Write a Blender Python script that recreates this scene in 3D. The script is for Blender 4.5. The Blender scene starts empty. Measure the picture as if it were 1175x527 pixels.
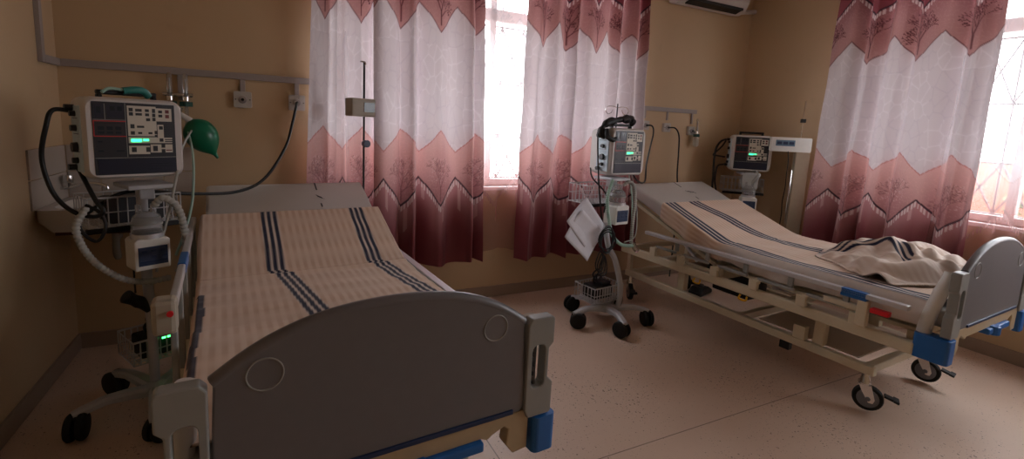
import bpy, bmesh, math, random
import numpy as np
from mathutils import Vector, Matrix
from mathutils.noise import noise as pnoise
from mathutils.geometry import interpolate_bezier
random.seed(7)
C = bpy.context.scene.collection
PI = math.pi
R = math.radians

# ------------------------------------------------------------------ materials
def lin(c):
    return c/12.92 if c <= .04045 else ((c+.055)/1.055)**2.4
def rgb(h):
    return tuple(lin(int(h[i:i+2], 16)/255) for i in (0, 2, 4))
def mat(name, col, rough=.5, metal=0., trans=0., emis=None, es=0, noise=.06, nscale=30, bump=0., bscale=80, ior=1.45, coat=0.):
    m = bpy.data.materials.new(name); m.use_nodes = True
    nt = m.node_tree; b = nt.nodes['Principled BSDF']
    if isinstance(col, str): col = rgb(col)
    b.inputs['Roughness'].default_value = rough
    b.inputs['Metallic'].default_value = metal
    b.inputs['IOR'].default_value = ior
    b.inputs['Transmission Weight'].default_value = trans
    b.inputs['Coat Weight'].default_value = coat
    tc = nt.nodes.new('ShaderNodeTexCoord')
    n = nt.nodes.new('ShaderNodeTexNoise'); n.inputs['Scale'].default_value = nscale; n.inputs['Detail'].default_value = 4
    nt.links.new(tc.outputs['Object'], n.inputs['Vector'])
    mx = nt.nodes.new('ShaderNodeMix'); mx.data_type = 'RGBA'
    mx.inputs['A'].default_value = (*[c*(1-noise) for c in col], 1)
    mx.inputs['B'].default_value = (*[min(1, c*(1+noise)) for c in col], 1)
    nt.links.new(n.outputs['Fac'], mx.inputs['Factor'])
    nt.links.new(mx.outputs['Result'], b.inputs['Base Color'])
    if bump:
        n2 = nt.nodes.new('ShaderNodeTexNoise'); n2.inputs['Scale'].default_value = bscale; n2.inputs['Detail'].default_value = 5
        nt.links.new(tc.outputs['Object'], n2.inputs['Vector'])
        bp = nt.nodes.new('ShaderNodeBump'); bp.inputs['Strength'].default_value = bump; bp.inputs['Distance'].default_value = .01
        nt.links.new(n2.outputs['Fac'], bp.inputs['Height']); nt.links.new(bp.outputs['Normal'], b.inputs['Normal'])
    if emis:
        b.inputs['Emission Color'].default_value = (*(rgb(emis) if isinstance(emis, str) else emis), 1)
        b.inputs['Emission Strength'].default_value = es
    return m

M = {}
M['cream'] = mat('cream_enamel', 'cfc3a8', .35)
M['grey_board'] = mat('grey_board_plastic', '6c6a6c', .38, bump=.03, bscale=300)
M['grey_side'] = mat('light_grey_plastic', '8f908c', .4)
M['white_plastic'] = mat('white_plastic', 'd8d6d0', .3)
M['tan'] = mat('tan_plastic', 'b39f7f', .45)
M['blue'] = mat('blue_plastic', '2263a8', .35)
M['navy'] = mat('navy_plastic', '1c2f52', .4)
M['red'] = mat('red_plastic', 'd8242c', .4)
M['yellow'] = mat('yellow_plastic', 'e0ac1c', .4)
M['alu'] = mat('brushed_aluminium', 'd0d0d3', .35, .55)
M['chrome'] = mat('chrome', 'd8d8d8', .15, 1)
M['black'] = mat('black_plastic', '0d0d0e', .5)
M['rubber'] = mat('black_rubber', '101010', .7)
M['grey_wheel'] = mat('grey_wheel_disc', '70727a', .4)
M['stand'] = mat('pale_grey_enamel', 'b4b6bb', .35)
M['vent'] = mat('offwhite_casing', 'c6c1bd', .4)
M['knobside'] = mat('pale_blue_side_panel', 'b8ccd8', .4)
M['panel'] = mat('dark_control_panel', '1f2028', .35)
M['panel_blue'] = mat('dark_blue_strip', '121a30', .3)
M['panel_red'] = mat('red_line', 'c22a26', .4)
M['key'] = mat('cream_key_field', 'cdc6b8', .45)
M['keydark'] = mat('dark_key', '26262a', .4)
M['keyred'] = mat('brown_red_key', '6a2426', .4)
M['gled'] = mat('green_display', '0c7a5a', .3, emis=(.03, .8, .24), es=1.3)
M['glight'] = mat('green_lamp', '1fd05a', .3, emis=(.05, 1., .15), es=2.5)
M['lcd'] = mat('blue_grey_screen', '6d8596', .2)
M['lcd_dark'] = mat('dark_screen', '273038', .15)
M['humblue'] = mat('blue_keypad', '2c3a58', .35)
M['clear'] = mat('clear_plastic', 'e6e8ea', .08, trans=.85, ior=1.3, noise=0)
M['hose'] = mat('milky_hose', 'c2c2bc', .25, trans=.3, ior=1.2)
M['hose_green'] = mat('pale_green_tube', '9fc2b4', .3, trans=.15)
M['teal'] = mat('teal_plastic', '2f7d74', .4)
M['green'] = mat('green_rubber', '0a6a4a', .3, noise=.15)
M['green_dark'] = mat('dark_green_plastic', '12493f', .4)
M['cable'] = mat('black_cable', '0b0d0e', .45)
M['wire'] = mat('white_coated_wire', 'b6b6b8', .35)
M['ceramic'] = mat('white_ceramic', 'c4beb8', .12, noise=.1, nscale=6)
M['tile'] = mat('pale_wall_tile', 'b3a79c', .2, noise=.08, nscale=6)
M['rust'] = mat('rust_stain', '3a1a10', .9, noise=.3)
M['paper'] = mat('white_paper', 'd2cfd6', .8, bump=.1, bscale=25)
M['mattress'] = mat('grey_white_vinyl', 'beb9b3', .33, bump=.16, bscale=7, noise=.05, nscale=8)
M['print'] = mat('dark_grey_print', '33343c', .6)
M['trunk'] = mat('grey_white_trunking', '9c938f', .5)
M['socket'] = mat('off_white_socket', 'b9b3ac', .4)
M['winframe'] = mat('white_window_paint', 'c8c4c2', .45)
M['grille'] = mat('grey_grille_paint', '77777a', .45)
M['ac'] = mat('white_ac_plastic', 'c6bfbb', .4)
M['ceiling'] = mat('white_ceiling_paint', 'cfc8be', .9)
M['beige'] = mat('beige_casing', 'a59c8c', .45)
M['column'] = mat('beige_column', 'a4957f', .5)
M['plate'] = mat('cream_plate', 'c7b4a0', .45)
M['brick'] = mat('outdoor_wall', '8a5c4c', .9)
M['earth'] = mat('outdoor_earth', '8a7460', .95, noise=.3, nscale=2)
M['leaf'] = mat('outdoor_leaves', '3f5a34', .7, noise=.4, nscale=6)
M['trunkbark'] = mat('bark', '6a5340', .9)
M['bottle'] = mat('frosted_cup', 'c9c3b4', .3, trans=.3)

def wall_mat(name, col, col2):
    m = bpy.data.materials.new(name); m.use_nodes = True
    nt = m.node_tree; b = nt.nodes['Principled BSDF']; L = nt.links.new
    tc = nt.nodes.new('ShaderNodeTexCoord')
    n = nt.nodes.new('ShaderNodeTexNoise'); n.inputs['Scale'].default_value = 1.3; n.inputs['Detail'].default_value = 5
    L(tc.outputs['Object'], n.inputs['Vector'])
    mx = nt.nodes.new('ShaderNodeMix'); mx.data_type = 'RGBA'
    mx.inputs['A'].default_value = (*rgb(col), 1); mx.inputs['B'].default_value = (*rgb(col2), 1)
    L(n.outputs['Fac'], mx.inputs['Factor'])
    # small scuffs
    n3 = nt.nodes.new('ShaderNodeTexNoise'); n3.inputs['Scale'].default_value = 5; n3.inputs['Detail'].default_value = 8
    L(tc.outputs['Object'], n3.inputs['Vector'])
    rp = nt.nodes.new('ShaderNodeValToRGB'); rp.color_ramp.elements[0].position = .62; rp.color_ramp.elements[1].position = .75
    rp.color_ramp.elements[0].color = (0, 0, 0, 1); rp.color_ramp.elements[1].color = (.35, .35, .35, 1)
    L(n3.outputs['Fac'], rp.inputs['Fac'])
    m2 = nt.nodes.new('ShaderNodeMix'); m2.data_type = 'RGBA'
    m2.inputs['B'].default_value = (*[c*.75 for c in rgb(col)], 1)
    L(rp.outputs['Color'], m2.inputs['Factor']); L(mx.outputs['Result'], m2.inputs['A'])
    L(m2.outputs['Result'], b.inputs['Base Color'])
    b.inputs['Roughness'].default_value = .55
    n2 = nt.nodes.new('ShaderNodeTexNoise'); n2.inputs['Scale'].default_value = 120; L(tc.outputs['Object'], n2.inputs['Vector'])
    bp = nt.nodes.new('ShaderNodeBump'); bp.inputs['Strength'].default_value = .08; bp.inputs['Distance'].default_value = .005
    L(n2.outputs['Fac'], bp.inputs['Height']); L(bp.outputs['Normal'], b.inputs['Normal'])
    return m
M['wall'] = wall_mat('ochre_cream_wall_paint', 'c9ae8b', 'c0a480')
M['skirt'] = wall_mat('taupe_skirting', 'a08c7c', '958270')

def floor_mat():
    m = bpy.data.materials.new('terrazzo_floor'); m.use_nodes = True
    nt = m.node_tree; b = nt.nodes['Principled BSDF']; L = nt.links.new
    tc = nt.nodes.new('ShaderNodeTexCoord')
    n = nt.nodes.new('ShaderNodeTexNoise'); n.inputs['Scale'].default_value = 1.6; n.inputs['Detail'].default_value = 6
    L(tc.outputs['Object'], n.inputs['Vector'])
    base = nt.nodes.new('ShaderNodeMix'); base.data_type = 'RGBA'
    base.inputs['A'].default_value = (*rgb('c8ad99'), 1); base.inputs['B'].default_value = (*rgb('dac2ae'), 1)
    L(n.outputs['Fac'], base.inputs['Factor'])
    prev = base.outputs['Result']
    # patch mask so the chips gather in places
    pm = nt.nodes.new('ShaderNodeTexNoise'); pm.inputs['Scale'].default_value = 2.2; pm.inputs['Detail'].default_value = 3
    L(tc.outputs['Object'], pm.inputs['Vector'])
    pr = nt.nodes.new('ShaderNodeMapRange'); pr.inputs['From Min'].default_value = .35; pr.inputs['From Max'].default_value = .65
    L(pm.outputs['Fac'], pr.inputs['Value'])
    for sc, thr, col in ((45, .17, '5a4038'), (95, .20, '7a5a4e'), (70, .14, 'e2d2c4')):
        v = nt.nodes.new('ShaderNodeTexVoronoi'); v.inputs['Scale'].default_value = sc
        L(tc.outputs['Object'], v.inputs['Vector'])
        lt = nt.nodes.new('ShaderNodeMath'); lt.operation = 'LESS_THAN'
        ml = nt.nodes.new('ShaderNodeMath'); ml.operation = 'MULTIPLY_ADD'; ml.inputs[1].default_value = thr*.8; ml.inputs[2].default_value = thr*.55
        L(pr.outputs['Result'], ml.inputs[0]); L(ml.outputs[0], lt.inputs[1]); L(v.outputs['Distance'], lt.inputs[0])
        # keep only some of the cells
        sp = nt.nodes.new('ShaderNodeSeparateColor'); L(v.outputs['Color'], sp.inputs['Color'])
        gt = nt.nodes.new('ShaderNodeMath'); gt.operation = 'GREATER_THAN'; gt.inputs[1].default_value = .55; L(sp.outputs[0], gt.inputs[0])
        an = nt.nodes.new('ShaderNodeMath'); an.operation = 'MULTIPLY'; L(lt.outputs[0], an.inputs[0]); L(gt.outputs[0], an.inputs[1])
        mm = nt.nodes.new('ShaderNodeMath'); mm.operation = 'MULTIPLY'; mm.inputs[1].default_value = .75; L(an.outputs[0], mm.inputs[0])
        mx = nt.nodes.new('ShaderNodeMix'); mx.data_type = 'RGBA'; mx.inputs['B'].default_value = (*rgb(col), 1)
        L(mm.outputs[0], mx.inputs['Factor']); L(prev, mx.inputs['A']); prev = mx.outputs['Result']
    # divider joints
    sx = nt.nodes.new('ShaderNodeSeparateXYZ'); L(tc.outputs['Object'], sx.inputs[0])
    for ax, pos in (('X', .88), ('Y', -2.0)):
        a = nt.nodes.new('ShaderNodeMath'); a.operation = 'SUBTRACT'; a.inputs[1].default_value = pos; L(sx.outputs[ax], a.inputs[0])
        c = nt.nodes.new('ShaderNodeMath'); c.operation = 'ABSOLUTE'; L(a.outputs[0], c.inputs[0])
        d = nt.nodes.new('ShaderNodeMath'); d.operation = 'LESS_THAN'; d.inputs[1].default_value = .0028; L(c.outputs[0], d.inputs[0])
        e = nt.nodes.new('ShaderNodeMath'); e.operation = 'MULTIPLY'; e.inputs[1].default_value = .7; L(d.outputs[0], e.inputs[0])
        mx = nt.nodes.new('ShaderNodeMix'); mx.data_type = 'RGBA'; mx.inputs['B'].default_value = (*rgb('5c463c'), 1)
        L(e.outputs[0], mx.inputs['Factor']); L(prev, mx.inputs['A']); prev = mx.outputs['Result']
    L(prev, b.inputs['Base Color'])
    rn = nt.nodes.new('ShaderNodeMapRange'); rn.inputs['To Min'].default_value = .28; rn.inputs['To Max'].default_value = .5
    L(n.outputs['Fac'], rn.inputs['Value']); L(rn.outputs['Result'], b.inputs['Roughness'])
    return m
M['floor'] = floor_mat()

def cloth_mat(name, trans=.0, sheer=0., attr='Col', rough=.8, weave=True):
    """woven cloth whose printed colours are a colour attribute on the mesh"""
    m = bpy.data.materials.new(name); m.use_nodes = True
    nt = m.node_tree; L = nt.links.new
    for n in list(nt.nodes): nt.nodes.remove(n)
    out = nt.nodes.new('ShaderNodeOutputMaterial')
    at = nt.nodes.new('ShaderNodeAttribute'); at.attribute_name = attr
    b = nt.nodes.new('ShaderNodeBsdfPrincipled'); b.inputs['Roughness'].default_value = rough
    b.inputs['Sheen Weight'].default_value = .15
    b.inputs['Specular IOR Level'].default_value = .3
    L(at.outputs['Color'], b.inputs['Base Color'])
    tr = nt.nodes.new('ShaderNodeBsdfTranslucent'); L(at.outputs['Color'], tr.inputs['Color'])
    mx = nt.nodes.new('ShaderNodeMixShader'); mx.inputs[0].default_value = trans
    L(b.outputs[0], mx.inputs[1]); L(tr.outputs[0], mx.inputs[2])
    last = mx.outputs[0]
    if sheer:
        tp = nt.nodes.new('ShaderNodeBsdfTransparent')
        m2 = nt.nodes.new('ShaderNodeMixShader'); m2.inputs[0].default_value = sheer
        L(last, m2.inputs[1]); L(tp.outputs[0], m2.inputs[2]); last = m2.outputs[0]
    L(last, out.inputs['Surface'])
    return m
M['curtain'] = cloth_mat('printed_satin_curtain', .16, 0, rough=.45)
M['sheer'] = cloth_mat('printed_sheer_voile', .45, .56)
M['blanket'] = cloth_mat('cream_striped_cotton', .0, 0, rough=.9)

# ------------------------------------------------------------------ mesh tools
def obj(name, bm, m, parent=None, smooth=False, bevel=0., label=None):
    me = bpy.data.meshes.new(name)
    bmesh.ops.recalc_face_normals(bm, faces=bm.faces)
    bm.to_mesh(me); bm.free()
    o = bpy.data.objects.new(name, me); C.objects.link(o)
    ms = m if isinstance(m, (list, tuple)) else [m]
    for x in ms: me.materials.append(x)
    if smooth:
        for p in me.polygons: p.use_smooth = True
        try: me.set_sharp_from_angle(angle=R(40))
        except Exception: pass
    if bevel:
        md = o.modifiers.new('bevel', 'BEVEL'); md.width = bevel; md.segments = 2; md.limit_method = 'ANGLE'; md.angle_limit = R(40)
    if parent: o.parent = parent
    if label: o['label'] = label
    return o
def thing(name, label, cat, loc=(0, 0, 0), rz=0, group=None):
    o = bpy.data.objects.new(name, None); C.objects.link(o)
    o.location = loc; o.rotation_euler = (0, 0, rz); o.empty_display_size = .1
    o['label'] = label; o['category'] = cat
    if group: o['group'] = group
    return o
def tag(o, label, cat, group=None):
    o['label'] = label; o['category'] = cat
    if group: o['group'] = group
    return o
def struct(o, kind='structure'):
    o['kind'] = kind; return o
def place(o, loc=(0, 0, 0), rz=0):
    o.location = loc; o.rotation_euler = (0, 0, rz); return o

def box(bm, x0, x1, y0, y1, z0, z1, mtx=None, mi=0):
    vs = [bm.verts.new(p) for p in [(x0, y0, z0), (x1, y0, z0), (x1, y1, z0), (x0, y1, z0), (x0, y0, z1), (x1, y0, z1), (x1, y1, z1), (x0, y1, z1)]]
    fs = []
    for f in [(0, 3, 2, 1), (4, 5, 6, 7), (0, 1, 5, 4), (1, 2, 6, 5), (2, 3, 7, 6), (3, 0, 4, 7)]:
        fc = bm.faces.new([vs[i] for i in f]); fc.material_index = mi; fs.append(fc)
    if mtx is not None:
        for v in vs: v.co = mtx @ v.co
    return vs
def bmbox(*a, **k):
    bm = bmesh.new(); box(bm, *a, **k); return bm
def spline(pts, n=8):
    """Catmull-Rom through the points"""
    P = [Vector(p) for p in pts]
    if len(P) < 3: return P
    P = [P[0]*2-P[1]] + P + [P[-1]*2-P[-2]]
    out = []
    for i in range(1, len(P)-2):
        for k in range(n):
            t = k/n
            a, b, c, d = P[i-1], P[i], P[i+1], P[i+2]
            out.append(.5*((2*b)+(-a+c)*t+(2*a-5*b+4*c-d)*t*t+(-a+3*b-3*c+d)*t**3))
    out.append(P[-2]); return out
def tube(bm, pts, r, seg=8, cap=True, radii=None, mi=0, closed=False):
    pts = [Vector(p) for p in pts]; rings = []; n = len(pts)
    up = Vector((0, 0, 1)); d0 = (pts[1]-pts[0]).normalized()
    if abs(d0.dot(up)) > .95: up = Vector((1, 0, 0))
    s = d0.cross(up).normalized()
    for i, p in enumerate(pts):
        if closed: d = (pts[(i+1) % n]-pts[i-1]).normalized()
        elif i == 0: d = d0
        elif i == n-1: d = (pts[i]-pts[i-1]).normalized()
        else: d = (pts[i+1]-pts[i-1]).normalized()
        if d.length < 1e-6: d = d0
        s = (s-d*s.dot(d))
        if s.length < 1e-6: s = d.orthogonal()
        s.normalize(); t = d.cross(s)
        rr = radii[i] if radii else r
        rings.append([bm.verts.new(p+(s*math.cos(a)+t*math.sin(a))*rr) for a in [2*PI*k/seg for k in range(seg)]])
    rng = range(n) if closed else range(n-1)
    for i in rng:
        A, B = rings[i], rings[(i+1) % n]
        for k in range(seg):
            f = bm.faces.new([A[k], A[(k+1) % seg], B[(k+1) % seg], B[k]]); f.material_index = mi
    if cap and not closed:
        bm.faces.new(rings[0][::-1]).material_index = mi; bm.faces.new(rings[-1]).material_index = mi
def bmtube(pts, r, seg=8, **k):
    bm = bmesh.new(); tube(bm, pts, r, seg, **k); return bm
def circle(c, r, n=20, ax='z'):
    out = []
    for i in range(n):
        a = 2*PI*i/n; u, v = r*math.cos(a), r*math.sin(a)
        out.append({'z': (c[0]+u, c[1]+v, c[2]), 'y': (c[0]+u, c[1], c[2]+v), 'x': (c[0], c[1]+u, c[2]+v)}[ax])
    return out
def lathe(bm, prof, seg=24, c=(0, 0, 0), ax='z', mi=0):
    """prof: list of (radius, height)"""
    rings = []
    for r, h in prof:
        ring = []
        for k in range(seg):
            a = 2*PI*k/seg; u, v = max(r, 1e-4)*math.cos(a), max(r, 1e-4)*math.sin(a)
            p = {'z': (u, v, h), 'y': (u, h, v), 'x': (h, u, v)}[ax]
            ring.append(bm.verts.new((p[0]+c[0], p[1]+c[1], p[2]+c[2])))
        rings.append(ring)
    for A, B in zip(rings, rings[1:]):
        for k in range(seg):
            f = bm.faces.new([A[k], A[(k+1) % seg], B[(k+1) % seg], B[k]]); f.material_index = mi
    bm.faces.new(rings[0][::-1]).material_index = mi; bm.faces.new(rings[-1]).material_index = mi
def bmlathe(*a, **k):
    bm = bmesh.new(); lathe(bm, *a, **k); return bm
def prism(outer, holes, d0, d1, ax='y'):
    """2-D outline (a,b) with holes extruded along ax from d0 to d1"""
    bm = bmesh.new()
    def mk(loop, d):
        return [bm.verts.new({'y': (a, d, b), 'z': (a, b, d), 'x': (d, a, b)}[ax]) for a, b in loop]
    loops = [outer]+list(holes); A = [mk(l, d0) for l in loops]; B = [mk(l, d1) for l in loops]
    for S in (A, B):
        es = []
        for l in S:
            for i in range(len(l)): es.append(bm.edges.new((l[i], l[(i+1) % len(l)])))
        bmesh.ops.triangle_fill(bm, edges=es, use_beauty=True)
    for l, k in zip(A, B):
        n = len(l)
        for i in range(n): bm.faces.new([l[i], l[(i+1) % n], k[(i+1) % n], k[i]])
    return bm
def rrect(x0, x1, y0, y1, r, n=4):
    out = []
    for cx, cy, a0 in ((x1-r, y1-r, 0), (x0+r, y1-r, 90), (x0+r, y0+r, 180), (x1-r, y0+r, 270)):
        for i in range(n+1):
            a = R(a0+90*i/n); out.append((cx+r*math.cos(a), cy+r*math.sin(a)))
    return out
def text(name, s, size, m, parent, loc, rot, ext=.0008, label=None):
    cu = bpy.data.curves.new(name, 'FONT'); cu.body = s; cu.size = size; cu.extrude = ext; cu.align_x = 'CENTER'; cu.align_y = 'CENTER'
    t = bpy.data.objects.new(name+'_tmp', cu); C.objects.link(t)
    dg = bpy.context.evaluated_depsgraph_get(); me = bpy.data.meshes.new_from_object(t.evaluated_get(dg))
    bpy.data.objects.remove(t)
    o = bpy.data.objects.new(name, me); C.objects.link(o); me.materials.clear(); me.materials.append(m)
    o.parent = parent; o.location = loc; o.rotation_euler = rot
    if label: o['label'] = label
    return o
def gridmesh(name, P, col=None, m=None, parent=None, thick=0., close=False):
    """P: (nv,nu,3) array; col: (nv,nu,3) linear colours"""
    nv, nu = P.shape[:2]
    me = bpy.data.meshes.new(name)
    idx = np.arange(nv*nu).reshape(nv, nu)
    f = np.stack([idx[:-1, :-1], idx[:-1, 1:], idx[1:, 1:], idx[1:, :-1]], -1).reshape(-1, 4)
    me.vertices.add(nv*nu); me.vertices.foreach_set('co', P.reshape(-1).astype(np.float32))
    me.loops.add(f.size); me.loops.foreach_set('vertex_index', f.reshape(-1).astype(np.int32))
    me.polygons.add(len(f)); me.polygons.foreach_set('loop_start', np.arange(0, f.size, 4, dtype=np.int32))
    me.update(calc_edges=True)
    me.polygons.foreach_set('use_smooth', np.ones(len(f), dtype=bool))
    if col is not None:
        a = me.color_attributes.new('Col', 'FLOAT_COLOR', 'POINT')
        c4 = np.ones((nv*nu, 4), np.float32); c4[:, :3] = col.reshape(-1, 3)
        a.data.foreach_set('color', c4.reshape(-1))
    me.materials.append(m)
    o = bpy.data.objects.new(name, me); C.objects.link(o)
    if parent: o.parent = parent
    if thick:
        md = o.modifiers.new('thick', 'SOLIDIFY'); md.thickness = thick; md.offset = -1
    return o

# ------------------------------------------------------------------ the room
XL, XR, YF, H = -1.035, 4.527, -5.2, 3.0
WT = .22
bw = (.34, 2.98, .945, 2.72)         # back window  x0,x1,z0,z1
rw = (-4.15, -1.06, .925, 2.72)      # right window y0,y1,z0,z1
struct(obj('floor', bmbox(XL-.3, XR+.3, YF-.3, .3, -.12, 0), M['floor']))
struct(obj('ceiling', bmbox(XL-.3, XR+.3, YF-.3, .3, H, H+.12), M['ceiling']))
bm = bmesh.new()
box(bm, XL-WT, bw[0], 0, WT, 0, H); box(bm, bw[1], XR+WT, 0, WT, 0, H)
box(bm, bw[0], bw[1], 0, WT, 0, bw[2]); box(bm, bw[0], bw[1], 0, WT, bw[3], H)
struct(obj('wall_back', bm, M['wall']))
bm = bmesh.new()
box(bm, XR, XR+WT, YF-WT, rw[0], 0, H); box(bm, XR, XR+WT, rw[1], 0, 0, H)
box(bm, XR, XR+WT, rw[0], rw[1], 0, rw[2]); box(bm, XR, XR+WT, rw[0], rw[1], rw[3], H)
struct(obj('wall_right', bm, M['wall']))
struct(obj('wall_left', bmbox(XL-WT, XL, YF-WT, 0, 0, H), M['wall']))
# behind the camera: a plain wall
bm = bmesh.new()
box(bm, XL, XR, YF-WT, YF, 0, H)
struct(obj('wall_front', bm, M['wall']))
def skirting(name, b):
    struct(obj(name, bmbox(*b), M['skirt'], bevel=.003))
skirting('baseboard_back', (XL+.014, XR-.014, -.014, 0, 0, .094))
skirting('baseboard_left', (XL, XL+.014, YF, 0, 0, .094))
skirting('baseboard_right', (XR-.014, XR, YF, 0, 0, .094))

def window(n, along, w0, w1, z0, z1, mulls, ztr):
    """along='x': in the back wall, 'y': in the right wall"""
    def bx(bm, a0, a1, d0, d1, z0, z1):
        if along == 'x': box(bm, a0, a1, d0, d1, z0, z1)
        else: box(bm, XR+d0, XR+d1, a0, a1, z0, z1)
    root = bpy.data.objects.new('window_%d' % n, None); C.objects.link(root); root['kind'] = 'structure'
    root.location = (0, 0, 0)
    bm = bmesh.new()
    bx(bm, w0, w1, .10, .15, z0, z0+.05); bx(bm, w0, w1, .10, .15, z1-.05, z1)
    bx(bm, w0, w0+.05, .10, .15, z0, z1); bx(bm, w1-.05, w1, .10, .15, z0, z1)
    obj('window_frame', bm, M['winframe'], root, bevel=.004)
    bm = bmesh.new(); bx(bm, w0, w1, .095, .155, ztr-.045, ztr+.045)
    obj('transom', bm, M['winframe'], root, bevel=.004)
    for q in mulls:
        bm = bmesh.new(); bx(bm, q-.028, q+.028, .095, .155, z0, z1)
        obj('mullion', bm, M['winframe'], root, bevel=.004)
    bm = bmesh.new(); bx(bm, w0-.03, w1+.03, -.035, .1, z0-.03, z0)
    obj('window_sill', bm, M['winframe'], root, bevel=.005)
    # burglar grille of crossed bars outside the panes
    bm = bmesh.new()
    def bar(p, q, r=.008):
        P = [(p[0], .19, p[1]), (q[0], .19, q[1])]
        if along == 'y': P = [(XR+b, a, c) for a, b, c in P]
        tube(bm, P, r, 5)
    nx = int((w1-w0)/.19); s = (w1-w0)/nx
    for i in range(nx+1): bar((w0+i*s, z0), (w0+i*s, z1), .007)
    for z in (z0+.05, z0+.42, z0+.84, z0+1.3): bar((w0, z), (w1, z))
    for z, hh in ((z0+.05, .37), (z0+.84, .46)):
        for i in range(nx):
            a = w0+i*s; bar((a, z), (a+s, z+hh), .007); bar((a+s, z), (a, z+hh), .007)
    obj('grille', bm, M['grille'], root)
    return root
window(1, 'x', *bw, (.95, 1.636, 2.32), 2.315)
window(2, 'y', *rw, (-1.60, -2.14, -2.75, -3.4), 2.30)

# outside: ground, a garden wall and shrubs seen faintly through the voile
struct(obj('outdoor_ground', bmbox(-8, 16, -12, 12, -.6, -.5), M['earth']))
g = obj('garden_wall', bmbox(9.5, 9.75, -9, 6, -.5, 1.25), M['brick'])
tag(g, 'reddish garden wall outside beyond the right hand window', 'wall')
def shrub(loc, s, label):
    t = thing('garden_shrub', label, 'shrub', loc, 0, 'shrubs outside the right window')
    bm = bmesh.new(); rnd = random.Random(int(loc[1]*100))
    for i in range(900):
        d = Vector((rnd.gauss(0, 1), rnd.gauss(0, 1), rnd.gauss(0, 1))).normalized()*rnd.uniform(.45, 1)
        c = Vector((d.x*s*.8, d.y*s*.8, s*1.1+d.z*s)); a = rnd.uniform(0, 6); q = .05*s+.03
        u = Vector((math.cos(a), math.sin(a), rnd.uniform(-.4, .4)))*q; w = u.cross(d)*.6
        vs = [bm.verts.new(c+u), bm.verts.new(c+w), bm.verts.new(c-u), bm.verts.new(c-w)]; bm.faces.new(vs)
    obj('foliage', bm, M['leaf'], t)
    obj('stem', bmtube([(0, 0, 0), (0, 0, s*1.2)], .04*s, 8), M['trunkbark'], t)
shrub((7.6, -2.0, -.5), 1.0, 'green leafy shrub outside, glimpsed through the voile at right edge')
shrub((8.2, -3.6, -.5), 1.35, 'taller green shrub outside, nearer the front of the right window')

# wall trunking, sockets
def trunk(name, segs, label):
    bm = bmesh.new()
    for b in segs: box(bm, *b)
    tag(obj(name, bm, M['trunk'], bevel=.002), label, 'conduit')
trunk('cable_trunking', [(XL, XL+.022, -.248, -.212, 1.65, H-.005), (XL, XL+.022, -.212, 0, 1.65, 1.69), (XL+.022, .36, -.022, 0, 1.65, 1.69),
      (-.48, -.452, -.018, 0, 1.50, 1.65), (-.15, -.122, -.018, 0, 1.565, 1.65), (.165, .193, -.018, 0, 1.565, 1.65)],
      'grey white cable trunking running from the left corner to the first curtain')
trunk('cable_trunking', [(2.95, 3.86, -.022, 0, 1.65, 1.69), (3.185, 3.205, -.014, 0, 1.575, 1.65), (3.47, 3.49, -.014, 0, 1.57, 1.65), (3.80, 3.82, -.014, 0, 1.55, 1.65)],
      'short length of grey trunking with three drops between middle curtain and right corner')
def socket(x, z, label, w=.09, holes=True, cat='socket'):
    t = thing('gas_outlet' if cat == 'outlet' else 'wall_socket', label, cat, (x, 0, z))
    obj('back_box', prism(rrect(-w/2, w/2, -w/2, w/2, .008), [], -.028, 0), M['socket'], t, bevel=.003)
    obj('dial', bmlathe([(.024, -.028), (.022, -.038), (.012, -.040)], 20, ax='y'), M['trunk'], t, smooth=True)
    bm = bmesh.new(); lathe(bm, [(.009, -.04), (.009, -.046)], 12, ax='y')
    obj('outlet_port', bm, M['black'], t)
    for sx in (-1, 1): obj('screw', bmlathe([(.004, -.028), (.004, -.0305)], 8, c=(sx*w*.4, 0, 0), ax='y'), M['keydark'], t)
    return t
socket(-.137, 1.525, 'square off white gas outlet with nothing plugged in, above left bed', .10, cat='outlet')
socket(.178, 1.525, 'square off white gas outlet feeding the black hose, beside left curtain', .10, cat='outlet')
socket(3.20, 1.51, 'off white wall outlet under right trunking, nearest the middle curtain', .085, cat='outlet')
socket(3.475, 1.50, 'off white wall outlet under right trunking, middle of the three', .085, cat='outlet')
socket(3.805, 1.48, 'off white wall outlet behind flowmeter, nearest the right corner', .085, cat='outlet')

# flowmeters with green knobs on the left, and one on the right
def flowmeter(x, z, s, label, cup=False):
    t = thing('flowmeter', label, 'flowmeter', (x, -.03, z))
    obj('sight_tube', bmlathe([(.011*s, 0), (.013*s, .01), (.013*s, .13*s), (.008*s, .14*s)], 14, c=(0, -.03, 0)), M['clear'], t, smooth=True)
    obj('float_rod', bmtube([(0, -.03, .01), (0, -.03, .11*s)], .003, 6), M['wire'], t)
    bm = bmesh.new(); lathe(bm, [(.018*s, -.02), (.018*s, .005)], 16, c=(0, -.03, 0)); tube(bm, [(0, 0.035, -.008), (0, -.03, -.008)], .012*s, 10)
    obj('valve_body', bm, M['chrome'], t, smooth=True)
    bm = bmesh.new()
    for k in range(8):
        a = 2*PI*k/8; lathe(bm, [(.008*s, -.052), (.008*s, -.024)], 8, c=(.026*s*math.cos(a), -.03+.026*s*math.sin(a), 0))
    lathe(bm, [(.03*s, -.05), (.03*s, -.026)], 16, c=(0, -.03, 0))
    obj('knob', bm, M['green_dark'], t, smooth=True)
    if cup:
        obj('humidifier_cup', bmlathe([(.012, -.052), (.028, -.062), (.028, -.14), (.012, -.15)], 16, c=(0, -.03, 0)), M['bottle'], t, smooth=True)
    else:
        obj('outlet_stem', bmlathe([(.009, -.052), (.012, -.1), (.011, -.17), (.006, -.18)], 12, c=(0, -.03, 0)), M['clear'], t, smooth=True)
    return t
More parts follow.
